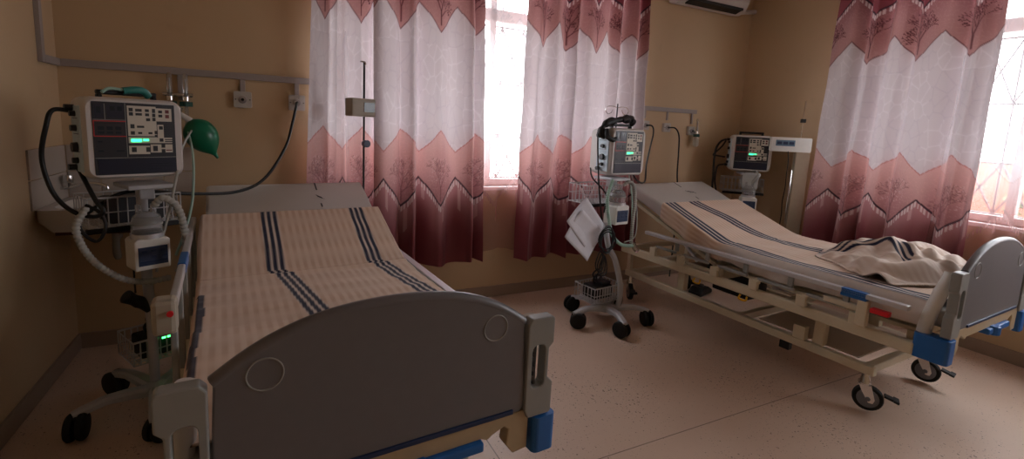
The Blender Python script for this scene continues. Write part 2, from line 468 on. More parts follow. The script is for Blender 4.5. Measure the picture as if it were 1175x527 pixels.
flowmeter(-.515, 1.515, 1, 'clear flowmeter with dark green knob on left wall trunking, left one of the pair')
flowmeter(-.435, 1.515, 1, 'clear flowmeter with dark green knob just above the green bag, right one of the pair')
obj_ = obj('manifold_bar', bmtube([(-.55, -.05, 1.53), (-.40, -.05, 1.53)], .012, 10), M['chrome'], smooth=True)
tag(obj_, 'short chrome manifold bar joining the pair of flowmeters', 'pipe fitting')
flowmeter(3.84, 1.475, .9, 'flowmeter with dark green knob and frosted cup near right corner', True)

# green reservoir bag
def resv_bag():
    t = thing('reservoir_bag', 'dark green rubber reservoir bag hanging beside the left ventilator', 'bag', (-.41, -.13, 1.385))
    bm = bmesh.new(); rings = []
    A = Vector((0, 0, 0)); B = Vector((.135, 0, -.225)); n = 20; seg = 20
    d = (B-A).normalized(); side = Vector((d.z, 0, -d.x))*-1; dep = Vector((0, 1, 0))
    prof = [.02, .055, .08, .095, .105, .112, .116, .118, .117, .114, .109, .102, .093, .081, .066, .048, .028, .016, .012, .010]
    for i in range(n):
        p = A.lerp(B, i/(n-1)); r = prof[i]*.72
        rings.append([bm.verts.new(p+side*r*math.cos(2*PI*k/seg)*(1+.04*math.cos(8*PI*k/seg))+dep*r*.8*math.sin(2*PI*k/seg)) for k in range(seg)])
    for a, b in zip(rings, rings[1:]):
        for k in range(seg): bm.faces.new([a[k], a[(k+1) % seg], b[(k+1) % seg], b[k]])
    bm.faces.new(rings[0]); bm.faces.new(rings[-1])
    obj('bag_body', bm, M['green'], t, smooth=True)
    obj('neck_connector', bmtube([(-.05, 0, .03), (.005, 0, -.005)], .017, 14), M['white_plastic'], t, smooth=True)
    obj('elbow', bmtube(spline([(-.045, 0, .07), (-.052, 0, .045), (-.045, 0, .028)]), .013, 12), M['clear'], t, smooth=True)
resv_bag()

# sink in the left corner with tiled splashback
def sink():
    t = thing('corner_sink', 'pale wall hung basin in the dim left corner behind ventilator', 'sink', (XL, 0, 0))
    bm = bmesh.new()
    prof_out = [(.0, .905), (.52, .905), (.52, .86), (.46, .80), (.06, .80), (0, .86)]
    # basin shell: rim ring and bowl
    outer = rrect(.005, .53, -.47, -.005, .05, 5); inner = rrect(.05, .48, -.42, -.09, .07, 5)
    loops = [(outer, .92), (inner, .92), ([(.26+(a-.26)*.75, -.26+(b+.26)*.75) for a, b in inner], .82), ]
    O1 = [bm.verts.new((a, b, .92)) for a, b in outer]; I1 = [bm.verts.new((a, b, .92)) for a, b in inner]
    I2 = [bm.verts.new((.265+(a-.265)*.7, -.255+(b+.255)*.7, .815)) for a, b in inner]
    O2 = [bm.verts.new((a, b, .86)) for a, b in outer]; O3 = [bm.verts.new((.265+(a-.265)*.85, -.22+(b+.22)*.85, .80)) for a, b in outer]
    n = len(outer)
    for X, Y in ((O1, I1), (I1, I2), (O1, O2), (O2, O3)):
        for i in range(n): bm.faces.new([X[i], X[(i+1) % n], Y[(i+1) % n], Y[i]])
    bm.faces.new(I2); bm.faces.new(O3)
    obj('basin', bm, M['ceramic'], t, smooth=True)
    bm = bmesh.new(); box(bm, .07, .46, -.435, -.40, .785, .801)
    obj('underside_lip', bm, M['rust'], t)
    bm = bmesh.new(); tube(bm, spline([(.0, -.12, .985), (.05, -.12, .99), (.12, -.12, 1.01), (.20, -.12, 1.0), (.215, -.12, .975)]), .010, 10)
    tp = obj('tap', bm, M['chrome'], t, smooth=True)
    bm = bmesh.new(); lathe(bm, [(.022, 1.015), (.026, 1.03), (.022, 1.055)], 12, c=(.045, -.12, 0)); tube(bm, [(.045, -.12, 1.02), (.045, -.12, .99)], .012, 8)
    obj('tap_handle', bm, M['chrome'], tp, smooth=True)
    bm = bmesh.new(); tube(bm, spline([(.26, -.22, .80), (.26, -.22, .66), (.26, -.2, .60), (.24, -.14, .60), (.23, -.10, .66), (.23, -.04, .68), (.23, -.015, .68)]), .017, 10)
    obj('waste_pipe', bm, M['hose'], t, smooth=True)
    return t
sink()
def tile_panel(name, bxs, label):
    bm = bmesh.new()
    for b in bxs: box(bm, *b)
    return tag(obj(name, bm, M['tile'], bevel=.002), label, 'tiles')
tile_panel('splashback', [(XL, XL+.010, -.476, -.012, .92+i*.15, 1.066+i*.15) for i in range(2)] +
           [(XL+.012+j*.15, XL+.158+j*.15, -.010, 0, .92+i*.15, 1.066+i*.15) for i in range(2) for j in range(4)],
           'pale tiled splashback wrapping the left corner above the basin')

# split air conditioner at top
def ac():
    t = thing('air_conditioner', 'white split air conditioner high on back wall near right corner', 'air conditioner', (3.79, 0, 2.625))
    prof = [(0, .02), (-.10, 0), (-.17, .035), (-.205, .10), (-.21, .27), (-.19, .295), (0, .295)]
    bm = prism(prof, [], -.42, .42, 'x')
    obj('casing', bm, M['ac'], t, bevel=.006)
    obj('louvre', bmbox(-.34, .34, -.175, -.105, .008, .022, Matrix.Rotation(R(-18), 4, 'X') @ Matrix.Translation((0, -.012, -.045))), M['black'], t, bevel=.003)
    obj('vent_slot', bmbox(-.36, .36, -.19, -.17, .028, .05), M['keydark'], t)
    obj('front_panel', bmbox(-.41, .41, -.216, -.209, .11, .28), M['ac'], t, bevel=.004)
    obj('pipe_cap', bmlathe([(.028, 0), (.03, .02), (.022, .035)], 14, c=(.45, -.12, .10)), M['black'], t, smooth=True)
    bm = bmesh.new(); tube(bm, spline([(.42, -.04, .05), (.5, -.035, .06), (.62, -.03, .08), (.74, -.03, .1)]), .022, 10)
    obj('pipe', bm, M['ac'], t, smooth=True)
ac()

# ------------------------------------------------------------------ curtains
PER = .42
def tri(s): return np.abs(((s/PER) % 1.0)-.5)*2      # 1 at s=0 (peak), 0 at s=PER/2 (valley)
def seg_dist(X, Y, a, b):
    ax, ay = a; bx, by = b; dx, dy = bx-ax, by-ay; L = dx*dx+dy*dy+1e-9
    t = np.clip(((X-ax)*dx+(Y-ay)*dy)/L, 0, 1)
    return np.hypot(X-ax-t*dx, Y-ay-t*dy)
def tree_segments(seed):
    rnd = random.Random(seed); out = []
    def grow(x, y, a, l, w, d):
        x2, y2 = x+l*math.cos(a), y+l*math.sin(a); out.append(((x, y), (x2, y2), w))
        if d == 0: return
        for s in (-1, 1): grow(x2, y2, a+s*rnd.uniform(.18, .5), l*rnd.uniform(.68, .86), w*.68, d-1)
        if rnd.random() < .5: grow(x+(x2-x)*.6, y+(y2-y)*.6, a+rnd.choice((-1, 1))*rnd.uniform(.5, .9), l*.6, w*.55, d-1)
    grow(0, 0, PI/2, .088, .0060, 5)
    return out
TX = np.linspace(-.15, .15, 151); TZ = np.linspace(-.01, .31, 161)
TM = []
for sd in (3, 11):
    XX, ZZ = np.meshgrid(TX, TZ); mk = np.zeros_like(XX)
    for a, b, w in tree_segments(sd): mk = np.maximum(mk, np.clip(1.3-(seg_dist(XX, ZZ, a, b)/max(w, .0016))*.75, 0, 1))
    TM.append(mk)
def tree_mask(s, z, z0, ph=0):
    c = (s-PER/2) % PER; c = np.where(c > PER/2, c-PER, c)
    k = (np.floor((s)/PER).astype(int)+ph) % 2
    ix = np.clip(((c+.15)/.3*150).round().astype(int), 0, 150); iz = ((z-z0+.01)/.32*160).round().astype(int)
    ok = (np.abs(c) < .15) & (iz >= 0) & (iz <= 160); iz = np.clip(iz, 0, 160)
    return np.where(ok, np.where(k == 0, TM[0][iz, ix], TM[1][iz, ix]), 0)
def cell_lines(s, z, px=.055, pz=.075):
    """outline network like leaf veins"""
    rs = np.random.RandomState(5); J = rs.rand(64, 64, 2)*.8+.1
    gi = np.floor(s/px).astype(int); gj = np.floor(z/pz).astype(int)
    d1 = np.full(s.shape, 9.); d2 = np.full(s.shape, 9.)
    for a in (-1, 0, 1):
        for b in (-1, 0, 1):
            ii, jj = gi+a, gj+b; o = J[ii % 64, jj % 64]
            d = np.hypot(s/px-ii-o[..., 0], z/pz-jj-o[..., 1])
            n = np.minimum(d1, d); d2 = np.minimum(d2, np.maximum(d1, d)); d1 = n
    return np.clip(1-(d2-d1)/.12, 0, 1)
def cmix(c, col, m):
    return c*(1-m[..., None])+np.array(col)*m[..., None]
def smooth01(x): x = np.clip(x, 0, 1); return x*x*(3-2*x)
def sheer_col(s, z):
    c = curtain_col(s, z); k = smooth01((1.25-z)/.3)[..., None]
    return .45*c+.55*(np.array(rgb('e8e4e8'))*(1-k)+np.array(rgb('dba39c'))*k)
def curtain_col(s, z, light=1.):
    t = tri(s); shape = s.shape+(3,)
    white = np.array(rgb('cbc1c4')); pink = np.array(rgb('c9a09c')); rose = np.array(rgb('a06e6f')); deep = np.array(rgb('824048'))
    c = np.broadcast_to(white, shape).copy()
    veins = cell_lines(s, z, .07, .11)
    c = cmix(c, rgb('b3a7b2'), veins*.4*(np.sin(s*7)*np.sin(z*9+1) < 0)); c = cmix(c, rgb('e6e0e4'), veins*.4*(np.sin(s*7)*np.sin(z*9+1) >= 0))
    # lower zone
    wb = 1.225+.16*(1-t)         # white bottom: peaks where t=0
    fr = .835+.20*t                           # fringe: valleys where t=0
    low = smooth01((wb-z)/.004)
    g = smooth01((wb-z)/.45)
    lowc = pink*(1-g[..., None])+rose*g[..., None]
    c = c*(1-low[..., None])+lowc*low[..., None]
    c = cmix(c, rgb('b06a66'), (np.abs(z-wb) < .005)*.8)
    c = cmix(c, rgb('e2b2aa'), cell_lines(s*1.0+.3, z, .03, .03)*.25*low*(z > fr+.02))
    c = cmix(c, rgb('e6cfca'), (cell_lines(s+.1, z, .014, .014) > .6)*.35*low*(np.abs(((s-PER/2+PER/2) % PER)-PER/2) < .11)*(z > 1.0)*(z < 1.19)); c = cmix(c, rgb('5e3038'), tree_mask(s, z, .875)*low*.6)
    mar = smooth01((fr-z)/.004); gd = smooth01((fr-z)/.36)
    marc = np.array(rgb('ab797b'))*(1-gd[..., None])+deep*gd[..., None]
    c = c*(1-mar[..., None])+marc*mar[..., None]
    c = cmix(c, rgb('e0d2cf'), ((fr-z > .006) & (fr-z < .05) & (np.sin(s*2*PI/.021) > -.1))*.75)
    c = cmix(c, rgb('35222e'), (np.abs(fr-z) < .009)*.95)
    drip = (np.sin(s*2*PI/(PER/2)+.6) > .94) & (fr-z > .05) & (fr-z < .17+.05*np.sin(s*9))
    c = cmix(c, rgb('d7b4b0'), drip*.45)
    # upper zone
    ub = 2.07+.20*t
    upm = smooth01((z-ub)/.004); g = smooth01((z-ub)/.4)
    upc = np.array(rgb('b08280'))*(1-g[..., None])+np.array(rgb('8d5a5d'))*g[..., None]
    c = c*(1-upm[..., None])+upc*upm[..., None]
    c = cmix(c, rgb('6a3a40'), (np.abs(z-ub) < .006)*.85)
    c = cmix(c, rgb('d0a6a0'), cell_lines(s+.7, z, .03, .03)*.22*upm)
    c = cmix(c, rgb('54242b'), tree_mask(s, z, 2.12, 1)*upm)
    fu = 2.45+.20*t; um = smooth01((z-fu)/.004)
    c = c*(1-um[..., None])+deep*um[..., None]
    c = cmix(c, rgb('e0d2cf'), ((z-fu > -.045) & (z-fu < -.005) & (np.sin(s*2*PI/.021) > -.1))*.7)
    c = cmix(c, rgb('35222e'), (np.abs(fu-z) < .009)*.95)
    return np.clip(c*light, 0, 1)

def curtain(name, top, bot, arc, folds, amp, z0, z1, m, nrm, seed, s0=0., step=.0062, light=1., hem=.012):
    """top/bot: (a0,a1) extents along the wall; nrm: maps (a, depth, z) to world; arc: fabric width"""
    nu = int(arc/step); nv = int((z1-z0)/step)
    s = np.linspace(0, arc, nu); z = np.linspace(z0, z1, nv)
    S, Z = np.meshgrid(s, z); U = S/arc; T = (Z-z0)/(z1-z0)
    rs = np.random.RandomState(seed); ph = rs.rand(6)*6.28
    # uneven fold phase
    w = U+.035*np.sin(2*PI*U*1.7+ph[0])+.02*np.sin(2*PI*U*3.3+ph[1])
    phase = 2*PI*folds*w+.35*np.sin(2.2*T+ph[2])
    A = amp*(1.12-.35*T)*(1+.35*np.sin(2*PI*U*2.1+ph[3]))
    D = A*np.sin(phase)+.25*A*np.sin(2*phase+ph[4])+.006*np.sin(9*Z+14*U+ph[5])
    a0 = bot[0]*(1-T)+top[0]*T; a1 = bot[1]*(1-T)+top[1]*T
    W = U+.10/(2*PI*folds)*np.sin(2*phase+1.2)/1.0
    X = a0+(a1-a0)*W
    Zd = Z+(hem*np.sin(phase*.5+ph[3])+hem*.5*np.sin(3.1*U*PI+ph[1]))*(1-T)**3
    P = nrm(X, D, Zd)
    return gridmesh(name, P, (sheer_col if 'voile' in name else curtain_col)(S+s0, Z), m)
def back(dep): return lambda X, D, Z: np.stack([X, dep-D*1.0, Z], -1)
def right(dep): return lambda X, D, Z: np.stack([XR+dep+D, X, Z], -1)
def rail(name, p, q, label):
    bm = bmtube([p, q], .012, 10)
    for e in (p, q): bmesh.ops.create_uvsphere(bm, u_segments=12, v_segments=8, radius=.022, matrix=Matrix.Translation(e))
    tag(obj(name, bm, M['winframe'], smooth=True), label, 'curtain rail')
def hang(o, label, group=None): tag(o, label, 'curtain', group)
ZT = 2.86
hang(curtain('curtain', (.285, .67), (.20, .74), .80, 3, .034, .40, ZT, M['curtain'], back(-.115), 1, s0=.05),
     'narrow pink printed curtain behind the head of the left bed')
hang(curtain('curtain', (.63, 1.425), (.66, 1.50), 1.25, 4, .044, .375, ZT, M['curtain'], back(-.165), 2, s0=-.10),
     'wide pink and maroon printed curtain left of the bright window gap')
hang(curtain('curtain', (1.83, 2.99), (1.82, 3.055), 2.0, 6, .046, .355, ZT, M['curtain'], back(-.15), 3, s0=-.01),
     'pink and maroon printed curtain behind the ventilator in the middle of the room')
hang(curtain('curtain', (-2.02, -.96), (-2.03, -.905), 1.45, 5, .046, .50, ZT, M['curtain'], right(-.15), 4, s0=.01),
     'pink and maroon printed curtain on right wall beyond the right bed')
hang(curtain('curtain', (-4.6, -4.0), (-4.6, -3.95), .9, 4, .036, .50, ZT, M['curtain'], right(-.15), 6, s0=.16, step=.02),
     'curtain at the far front end of the right wall window')
hang(curtain('voile_curtain', (.45, 2.9), (.5, 2.9), 3.1, 13, .016, .43, ZT, M['sheer'], back(-.065), 5, s0=.0, step=.009, light=1.15),
     'thin see-through voile hanging in the back window gap', None)
hang(curtain('voile_curtain', (-4.1, -1.1), (-4.1, -1.1), 3.9, 16, .016, .45, ZT, M['sheer'], right(-.065), 8, s0=.0, step=.009, light=1.15),
     'thin see-through voile at the right edge of the picture', None)
rail('curtain_rail', (.1, -.15, 2.88), (3.25, -.15, 2.88), 'white rail carrying the curtains of the back window')
rail('curtain_rail', (XR-.15, -4.7, 2.88), (XR-.15, -.75, 2.88), 'white rail carrying the curtains of the right window')

# ------------------------------------------------------------------ beds
def sm(bm): return bm
def caster(name, parent, loc, rz, wr=.07, brake=True):
    """bed caster: chrome fork (part) with wheel, hub disc"""
    f = bmesh.new(); rot = Matrix.Translation(loc) @ Matrix.Rotation(rz, 4, 'Z')
    lathe(f, [(.018, .2-.0), (.024, .165), (.03, .15), (.03, .145)], 16)
    for s in (-1, 1):
        o = [(-.028, .15), (.028, .15), (.052, .07), (.045, .05), (.025, .05), (-.01, .11)]
        vs = [[f.verts.new((s*.022+d, a, b)) for a, b in o] for d in (-.002, .002)]
        f.faces.new(vs[0]); f.faces.new(vs[1])
        for i in range(len(o)): f.faces.new([vs[0][i], vs[0][(i+1) % len(o)], vs[1][(i+1) % len(o)], vs[1][i]])
    box(f, -.024, .024, -.028, .028, .142, .15)
    for v in f.verts: v.co = rot @ v.co
    fo = obj(name, f, M['chrome'], parent, smooth=True)
    w = bmesh.new(); lathe(w, [(wr*.7, -.016), (wr*.93, -.016), (wr, -.009), (wr, .009), (wr*.93, .016), (wr*.7, .016)], 28, c=(0, .022, wr), ax='x')
    for v in w.verts: v.co = rot @ v.co
    obj('wheel', w, M['rubber'], fo, smooth=True)
    d = bmesh.new(); lathe(d, [(wr*.72, -.0175), (wr*.72, .0175)], 24, c=(0, .022, wr), ax='x'); lathe(d, [(.012, -.026), (.012, .026)], 12, c=(0, .022, wr), ax='x')
    for v in d.verts: v.co = rot @ v.co
    obj('wheel_disc', d, M['grey_wheel'], fo, smooth=True)
    if brake:
        b = bmesh.new(); box(b, -.02, .02, .06, .125, .118, .13, Matrix.Rotation(R(-14), 4, 'X')); box(b, -.03, .03, .10, .125, .12, .132, Matrix.Rotation(R(-14), 4, 'X'))
        for v in b.verts: v.co = rot @ v.co
        obj('brake_pedal', b, M['black'], fo, bevel=.002)

def arch_outline():
    """the grey panel of the foot board, symmetrical about x=0"""
    top = [(-.388, .875), (-.33, .915), (-.27, .947), (-.19, .975), (-.10, .991), (0, .996), (.10, .991), (.19, .975), (.27, .947), (.33, .915), (.388, .875)]
    pts = [Vector((a, b, 0)) for a, b in top]
    P = spline(pts, 4)
    o = [(p.x, p.y) for p in P]
    return o+[(.40, .61), (.385, .598), (-.385, .598), (-.40, .61)]
def make_bed(loc, rz, label, raised):
    t = thing('hospital_bed', label, 'hospital bed', loc, rz, None)
    fb = obj('footboard', prism(arch_outline(), [], .004, .034), M['grey_board'], t, bevel=.005)
    for s in (-1, 1):
        bm = bmesh.new(); tube(bm, circle((s*.29, .004, .878), .037, 40, 'y'), .0022, 6, closed=True)
        obj('embossed_ring', bm, M['grey_side'], fb, smooth=True)
    # pale raised rim over the arch
    o = arch_outline()[:41]
    bm = bmtube([(a, .019, b) for a, b in o], .0165, 10)
    obj('rim', bm, M['grey_board'], fb, smooth=True)
    for s in (-1, 1):
        out = [(s*a, b) for a, b in [(.398, .60), (.398, .868), (.412, .884), (.485, .884), (.492, .876), (.492, .80), (.476, .785), (.476, .692), (.495, .672), (.495, .578), (.488, .572), (.41, .572)]]
        hole = [(s*a, b) for a, b in rrect(.416, .462, .665, .80, .018)]
        if s < 0: out = out[::-1]
        p = obj('side_handle', prism(out, [hole], -.004, .036), M['grey_side'], t, bevel=.004)
        bm = bmesh.new(); box(bm, s*.436-.004, s*.436+.004, .012, .03, .67, .795)
        for k in range(4): lathe(bm, [(.007, -.004), (.007, .012)], 8, c=(s*.428, .014, .69+k*.03), ax='y')
        if s > 0: obj('handle_grip', bm, M['keydark'], p)
        else: bm.free()
        tb = bmtube(spline([(s*.462, .105, .50), (s*.462, .10, .60), (s*.455, .085, .70), (s*.445, .066, .79), (s*.438, .052, .84), (s*.43, .05, .865)]), .029, 14)
        obj('corner_post', tb, M['white_plastic'], t, smooth=True)
        obj('corner_bumper', prism(rrect(min(s*.432, s*.512), max(s*.432, s*.512), -.012, .125, .018), [], .452, .568, 'z'), M['blue'], t, bevel=.006)
    # tan cross bar with its arched legs and the blue strips
    out = [(-.42, .598), (-.42, .47), (-.37, .465), (-.345, .50), (-.35, .55), (-.335, .562), (-.30, .548), (-.28, .535), (-.26, .545), (.26, .545), (.28, .535), (.30, .548), (.335, .562), (.35, .55), (.345, .50), (.37, .465), (.42, .47), (.42, .598)]
    obj('foot_crossbar', prism(out, [], .006, .05), M['tan'], t, bevel=.004)
    obj('blue_strip', bmbox(-.30, .36, -.002, .012, .599, .613), M['navy'], t, bevel=.002)
    bm = bmesh.new(); box(bm, -.02, .262, -.01, .06, .515, .545); lathe(bm, [(.03, .505), (.03, .552)], 14, c=(.06, .0, 0))
    obj('crank_cover', bm, M['blue'], t, bevel=.006)
    # upper side rails and deck frame
    for s in (-1, 1):
        obj('side_rail', bmbox(min(s*.478, s*.515), max(s*.478, s*.515), .115, 2.10, .452, .512), M['cream'], t, bevel=.008)
    for y in (.16, .75, 1.25, 1.7, 2.09): obj('deck_crossbar', bmbox(-.48, .48, y-.02, y+.02, .46, .50), M['cream'], t, bevel=.004)
    bm = bmesh.new()
    for i in range(11): box(bm, -.40+i*.08-.022, -.40+i*.08+.022, .14, 1.24, .54, .56)
    for y in (.16, .7, 1.22): box(bm, -.43, .43, y-.015, y+.015, .50, .545)
    obj('deck_panel', bm, M['cream'], t)
    A = R(20.8)
    Mx = Matrix.Translation((0, 1.25, .60)) @ Matrix.Rotation(A, 4, 'X')
    bm = bmesh.new()
    for x in (-.42, .42): box(bm, x-.015, x+.015, 0, .88, -.055, -.03, Mx)
    for y in (0, .3, .6, .87): box(bm, -.42, .42, y-.012, y+.012, -.055, -.03, Mx)
    for i in range(10): box(bm, -.36+i*.08-.025, -.36+i*.08+.025, 0, .88, -.03, -.018, Mx)
    obj('backrest_frame', bm, M['cream'], t)
    bm = bmesh.new()
    for x in (-.25, .25): tube(bm, [(x, 1.55, .49), (x, 1.95, .80)], .014, 8)
    obj('backrest_strut', bm, M['alu'], t, smooth=True)
    # lower frame
    for s in (-1, 1):
        obj('base_rail', bmbox(s*.357-.022, s*.357+.022, .30, 2.17, .212, .262), M['cream'], t, bevel=.006)
    for y in (.34, 1.10, 2.14): obj('base_crossbar', bmbox(-.34, .34, y-.022, y+.022, .214, .26), M['cream'], t, bevel=.005)
    for s in (-1, 1):
        for y in (.60, 1.60): obj('lift_leg', bmbox(s*.33-.025, s*.33+.025, y-.03, y+.03, .262, .455), M['cream'], t, bevel=.004)
    for s in (-1, 1):
        obj('head_post', bmbox(s*.357-.016, s*.357+.016, 2.12, 2.16, .262, .455), M['cream'], t, bevel=.004)
    obj('base_plate', bmbox(-.32, .33, .40, .98, .262, .270), M['plate'], t, bevel=.002)
    obj('hanging_bracket', bmbox(-.385, -.345, .74, .80, .165, .213), M['black'], t, bevel=.004)
    obj('base_block', bmbox(-.385, -.34, .66, .73, .262, .345), M['cream'], t, bevel=.004)
    obj('motor_box', bmbox(-.12, .10, 1.2, 1.5, .28, .40), M['black'], t, bevel=.01)
    bm = bmesh.new(); tube(bm, [(0, .05, .53), (0, 1.1, .40)], .014, 8); tube(bm, [(.12, .05, .53), (.12, 1.3, .42)], .012, 8)
    obj('crank_rod', bm, M['alu'], t, smooth=True)
    for x, y in ((-.515, 1.33), (-.515, .98)):
        bm = bmesh.new(); tube(bm, spline([(x, y-.02, .45), (x-.012, y-.02, .425), (x-.012, y+.025, .425), (x, y+.025, .45)]), .006, 6)
        obj('drainage_hook', bm, M['yellow'], t, smooth=True)
    for s in (-1, 1):
        for y, a in ((.34, R(205) if s < 0 else R(190)), (2.12, R(150))):
            caster('caster', t, (s*.357, y, .012), a)
    # folding guard on both long sides
    vs = [.36, .63, .92, 1.20, 1.48, 1.74]
    for s in (-1, 1):
        up = raised if s < 0 else False
        x = s*.522
        g = bmesh.new()
        if up:
            x = s*.50
            box(g, x-.012, x+.012, .56, 1.98, .83, .865)
            G = obj('guard_rail', g, M['alu'], t, bevel=.006)
            for k, v in enumerate((.62, .88, 1.14, 1.40, 1.66, 1.92)):
                obj('guard_bar', bmbox(x-.009, x+.009, v-.016, v+.016, .50, .835), M['grey_side'], G, bevel=.004)
            obj('grip_band', bmbox(x-.014, x+.014, 1.02, 1.20, .827, .868), M['blue'], G, bevel=.005, label='blue grip band')
            obj('latch_box', bmbox(x-.050, x+.014, .555, .62, .775, .885), M['beige'], G, bevel=.014)
            bm = bmesh.new(); lathe(bm, [(.009, .546), (.008, .556)], 14, c=(x-.002, 0, .845), ax='y'); bmr = obj('latch_button', bm, M['red'], G, smooth=True, label='red button')
            obj('guard_foot_rail', bmbox(x-.012, x+.012, .5, 1.98, .495, .52), M['cream'], G, bevel=.004)
        else:
            box(g, x-.019, x+.019, .15, 1.83, .660, .686)
            G = obj('guard_rail', g, M['alu'], t, bevel=.004)
            for k, v in enumerate(vs):
                bm = bmesh.new(); box(bm, x-.014, x+.014, v-.025, v+.03, .51, .575); box(bm, x-.01, x+.01, v-.035, v+.0, .555, .585)
                obj('guard_bracket', bm, M['cream'], G, bevel=.005)
                if k:
                    bm = bmesh.new(); p0 = Vector((x, v-.01, .575)); p1 = Vector((x, vs[k-1]+.06, .60))
                    box(bm, x-.008, x+.008, vs[k-1]+.05, v-.02, .578, .596)
                    obj('guard_bar', bm, M['grey_side'], G, bevel=.003)
                if k: obj('guard_link', bmbox(x-.008, x+.008, v-.23, v-.20, .60, .668), M['grey_side'], G, bevel=.003)
            obj('grip_band', bmbox(x-.019, x+.019, .32, .44, .646, .688), M['blue'], G, bevel=.004, label='blue grip band')
            bm = bmesh.new(); box(bm, x-.018, x+.018, .31, .36, .515, .65); box(bm, x-.014, x+.014, .31, .52, .585, .615)
            obj('latch_box', bm, M['cream'], G, bevel=.005)
            obj('latch_button', bmbox(x-.018, x+.018, .22, .30, .60, .625), M['red'], G, bevel=.004, label='red lever')
    return t

bedL = make_bed((.2744, -2.3995, 0), .0753, 'near hospital bed at left with its guard rail raised, grey footboard facing camera', True)
bedR = make_bed((3.2466, -2.558, 0), .0499, 'hospital bed at right seen from the side, folded aluminium guard and free casters showing', False)

HV, HZ, AN = 1.25, .705, R(20.8)
def bedpoint(u, v, h):
    """(u across, v along, h above the lying surface) in bed space"""
    # smooth the bend over +-.06 m
    k = np.clip((v-HV+.06)/.12, 0, 1); ext = np.where(v > HV+.06, v-HV, np.where(v < HV-.06, 0, .12*k*k/2))
    y = np.where(v > HV, HV+(v-HV)*math.cos(AN), v)
    z = HZ+ext*math.sin(AN)
    a = AN*k
    return np.stack([u, y-np.sin(a)*h, z+np.cos(a)*h], -1)
def fbm(x, y, seed=0, n=4):
    rs = np.random.RandomState(seed); out = np.zeros_like(x)
    for i in range(n*4):
        f = 2**(i//4); a = rs.rand()*6.28; p = rs.rand()*6.28
        out += np.sin((x*math.cos(a)+y*math.sin(a))*f+p+.6*np.sin((x*math.sin(a)-y*math.cos(a))*f*.7+p*2))/f
    return out/4

def mattress(bed, label, lab_u):
    bmv = np.linspace(.03, 2.17, 90); ring = rrect(-.44, .44, -.105, -.012, .02, 3)
    P = np.zeros((90, len(ring)+1, 3))
    for j, (a, b) in enumerate(ring+[ring[0]]):
        P[:, j] = bedpoint(np.full(90, a), bmv, np.full(90, b)+.004*np.sin(bmv*9+a*5)*(b > -.05))
    o = gridmesh('mattress', P, None, M['mattress'])
    # close the ends
    bm = bmesh.new(); bm.from_mesh(o.data); bmesh.ops.remove_doubles(bm, verts=bm.verts, dist=1e-5)
    bmesh.ops.holes_fill(bm, edges=[e for e in bm.edges if e.is_boundary]); bmesh.ops.recalc_face_normals(bm, faces=bm.faces)
    bm.to_mesh(o.data); bm.free()
    for p in o.data.polygons: p.use_smooth = True
    o.location = bed.location; o.rotation_euler = bed.rotation_euler
    tag(o, label, 'mattress')
    q = bedpoint(np.array([lab_u]), np.array([2.0]), np.array([-.009]))[0]
    text('printed_lettering', '(KEMSA)', .045, M['print'], o, tuple(q), (AN, 0, R(90)), .0006)
    for dv, ln in ((-.11, .04), (.12, .09)):
        bm = bmbox(lab_u-.004, lab_u+.004, 2.0+dv-ln/2-.0, 2.0+dv+ln/2, 0, .0012)
        for vv in bm.verts:
            qq = bedpoint(np.array([vv.co.x]), np.array([vv.co.y]), np.array([vv.co.z-.0095]))[0]; vv.co = Vector(qq)
        obj('printed_line', bm, M['print'], o)
    return o
mattress(bedL, 'grey white vinyl mattress with raised head, on the near left bed', .145)
mattress(bedR, 'grey white vinyl mattress with raised head, on the right bed', .05)

CREAM = np.array(rgb('e4cdba')); TANB = np.array(rgb('cfae94')); NAVY = np.array(rgb('131a38')); PALE = np.array(rgb('d9d3ce'))
def stripe_col(u, v, groups, sp=.026, hw=.0085):
    """cream cloth with faint broad bands across u and sets of three navy stripes"""
    c = np.broadcast_to(CREAM, u.shape+(3,)).copy()
    b = .5+.5*np.sin(u*2*PI/.034); b = smooth01(b*1.6-.3)
    c = cmix(c, TANB, b*(.55+.25*np.sin(v*40)))
    c *= (1-.05*np.abs(np.sin(v*2*PI/.012)))[..., None]
    for g in groups:
        gu = g(v) if callable(g) else g
        m = np.abs(u-gu) < sp+.012
        c = cmix(c, PALE, m*.55)
        for k in (-1, 0, 1):
            d = np.abs(u-gu-k*sp); c = cmix(c, NAVY, np.clip((hw-d)/.003, 0, 1))
    return c
